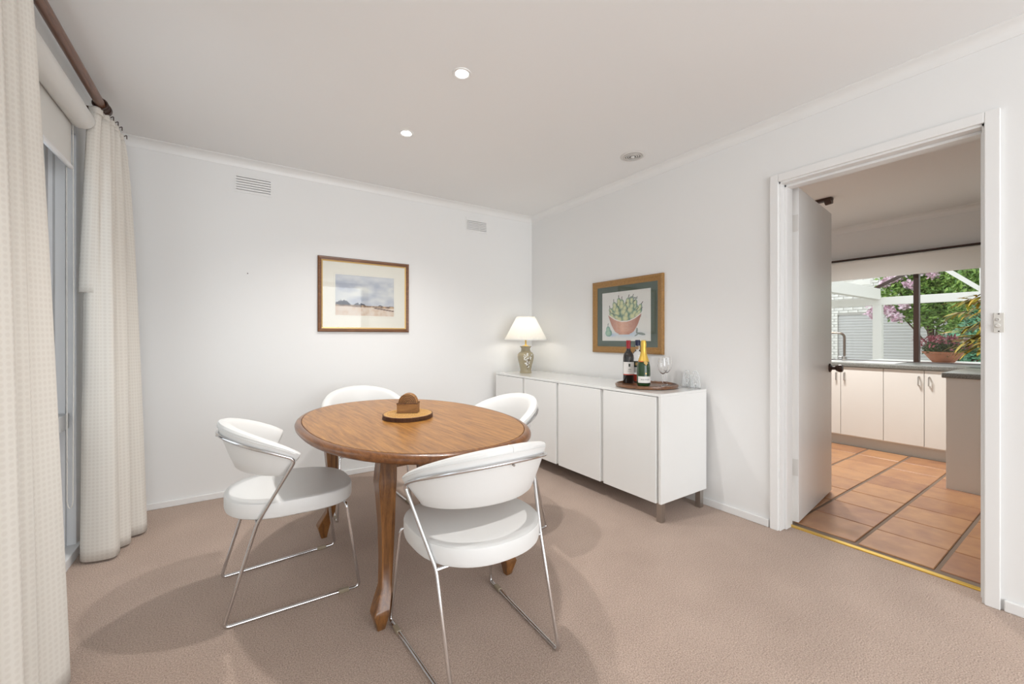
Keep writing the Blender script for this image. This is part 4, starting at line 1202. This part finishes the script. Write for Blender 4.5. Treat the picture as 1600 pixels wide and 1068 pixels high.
sl = NB(); loft(sl, [[(x, y, z) for x, z in ((0, -.046), (-.012, -.04), (-.02, -.01), (-.02, .02), (-.012, .036), (0, .04), (.004, .04), (.004, -.046))] for y in (-hwd, hwd)])
slm = mesh_of(sl, 'slat', 'roller')
n = int((RZ1 - GZ) / .085)
for k in range(n): share('slat', slm, (0, 0, .05 + k * .085), rd)
bx('head_board', (-.004, -hwd, n * .085 + .005), (.003, hwd, RZ1 - GZ - .003), 'roller', rd)
bx('handle', (-.034, -hwd * .55, .62), (-.02, -hwd * .55 + .14, .64), 'steel', rd)

# shrubs
def shrub(label, loc, blobs, n, m, size, flowers, fm, seed, fsize=.07):
    t = thing('garden_shrub', label, 'shrub', (loc[0], loc[1], GZ))
    r = random.Random(seed); pts = []
    tot = sum(q[3] ** 2 for q in blobs)
    for (bx_, by_, bz_, R_) in blobs:
        for k in range(int(n * R_ ** 2 / tot)):
            d = Vector((r.gauss(0, 1), r.gauss(0, 1), r.gauss(0, 1))).normalized() * R_ * (r.random() ** .35) * (1 + .25 * NZ.noise(Vector((bx_ + k * .01, by_, bz_))))
            pts.append((bx_ + d.x, by_ + d.y, bz_ + d.z))
    leaf_cloud('foliage', m, pts, size, t, seed=seed + 1)
    b = NB()
    for (bx_, by_, bz_, R_) in blobs:
        tube(b, [(0, 0, 0), (.02, 0, bz_ * .35), (bx_ * .2, by_ * .15, bz_ * .62), (bx_, by_, bz_)], .04, 6, taper=lambda u: 1 - .7 * u)
    obj('branches', b, 'bark', t, True)
    k0 = 0
    for (fx, fy, fz, R_) in flowers:
        fp = []
        for k in range(90):
            d = Vector((r.gauss(0, 1), r.gauss(0, 1), r.gauss(0, 1))).normalized() * R_ * r.random() ** .3
            fp.append((fx + d.x, fy + d.y, fz + d.z))
        leaf_cloud('blossom', fm, fp, fsize, t, stuff=False, seed=seed + 10 + k0, asp=.9); k0 += 1
    return t
rs = random.Random(31)
fl = [(-.7, .72, 2.18, .16), (-.75, .86, 2.22, .17), (-.7, .62, 2.08, .13), (-.72, .95, 2.06, .13), (-.7, .35, 2.25, .11), (-.7, .5, 1.95, .09),
      (-.5, .60, 3.0, .16), (-.5, .42, 3.1, .13), (-.45, .75, 2.85, .12), (-.5, .1, 3.1, .13), (-.5, -.1, 2.95, .10), (-.5, .3, 2.75, .10), (-.5, -.6, 3.05, .10)]
shrub('tall leafy shrub with pale pink blossom clusters beside the garage door', (11.4, -.95), [(0, .1, 2.6, .55), (-.1, .6, 2.65, .45), (0, -.4, 2.7, .6), (.2, .1, 3.1, .6), (.2, .6, 3.1, .45), (-.3, .1, 2.1, .40), (-.3, .55, 2.1, .25), (0, -.35, 2.0, .5)], 9000, 'leafg', .11, fl, 'pink', 41, .085)
shrub('broad yellow green shrub behind the pergola truss', (10.5, -1.95), [(0, .1, 2.2, .55), (.1, -.5, 2.3, .6), (.2, .1, 2.9, .6), (.3, -.6, 3.0, .6), (-.1, .15, 1.65, .45), (0, -.5, 1.6, .5)], 9000, 'leafg', .11, [(-.6, -.1, 3.0, .09), (-.55, -.4, 3.1, .10)], 'pink', 61, .085)
shrub('blue green leafy shrub low in front of the pergola', (9.2, -1.95), [(0, .1, 1.30, .35), (0, -.3, 1.45, .42), (.1, -.1, 1.75, .3), (0, .3, 1.1, .3), (0, -.6, 1.7, .4)], 6000, 'leafb', .10, [], 'pink', 81)
shrub('small shrub with white blossoms outside the kitchen sink window', (4.6, -.85), [(0, 0, 1.05, .17), (0, .2, 1.0, .18), (.1, -.1, .85, .2)], 700, 'leafb', .06, [(-.1, -.06, 1.17, .04), (-.1, .02, 1.2, .045), (-.08, .12, 1.16, .04), (-.12, .2, 1.19, .04)], 'white_fl', 91, .04)
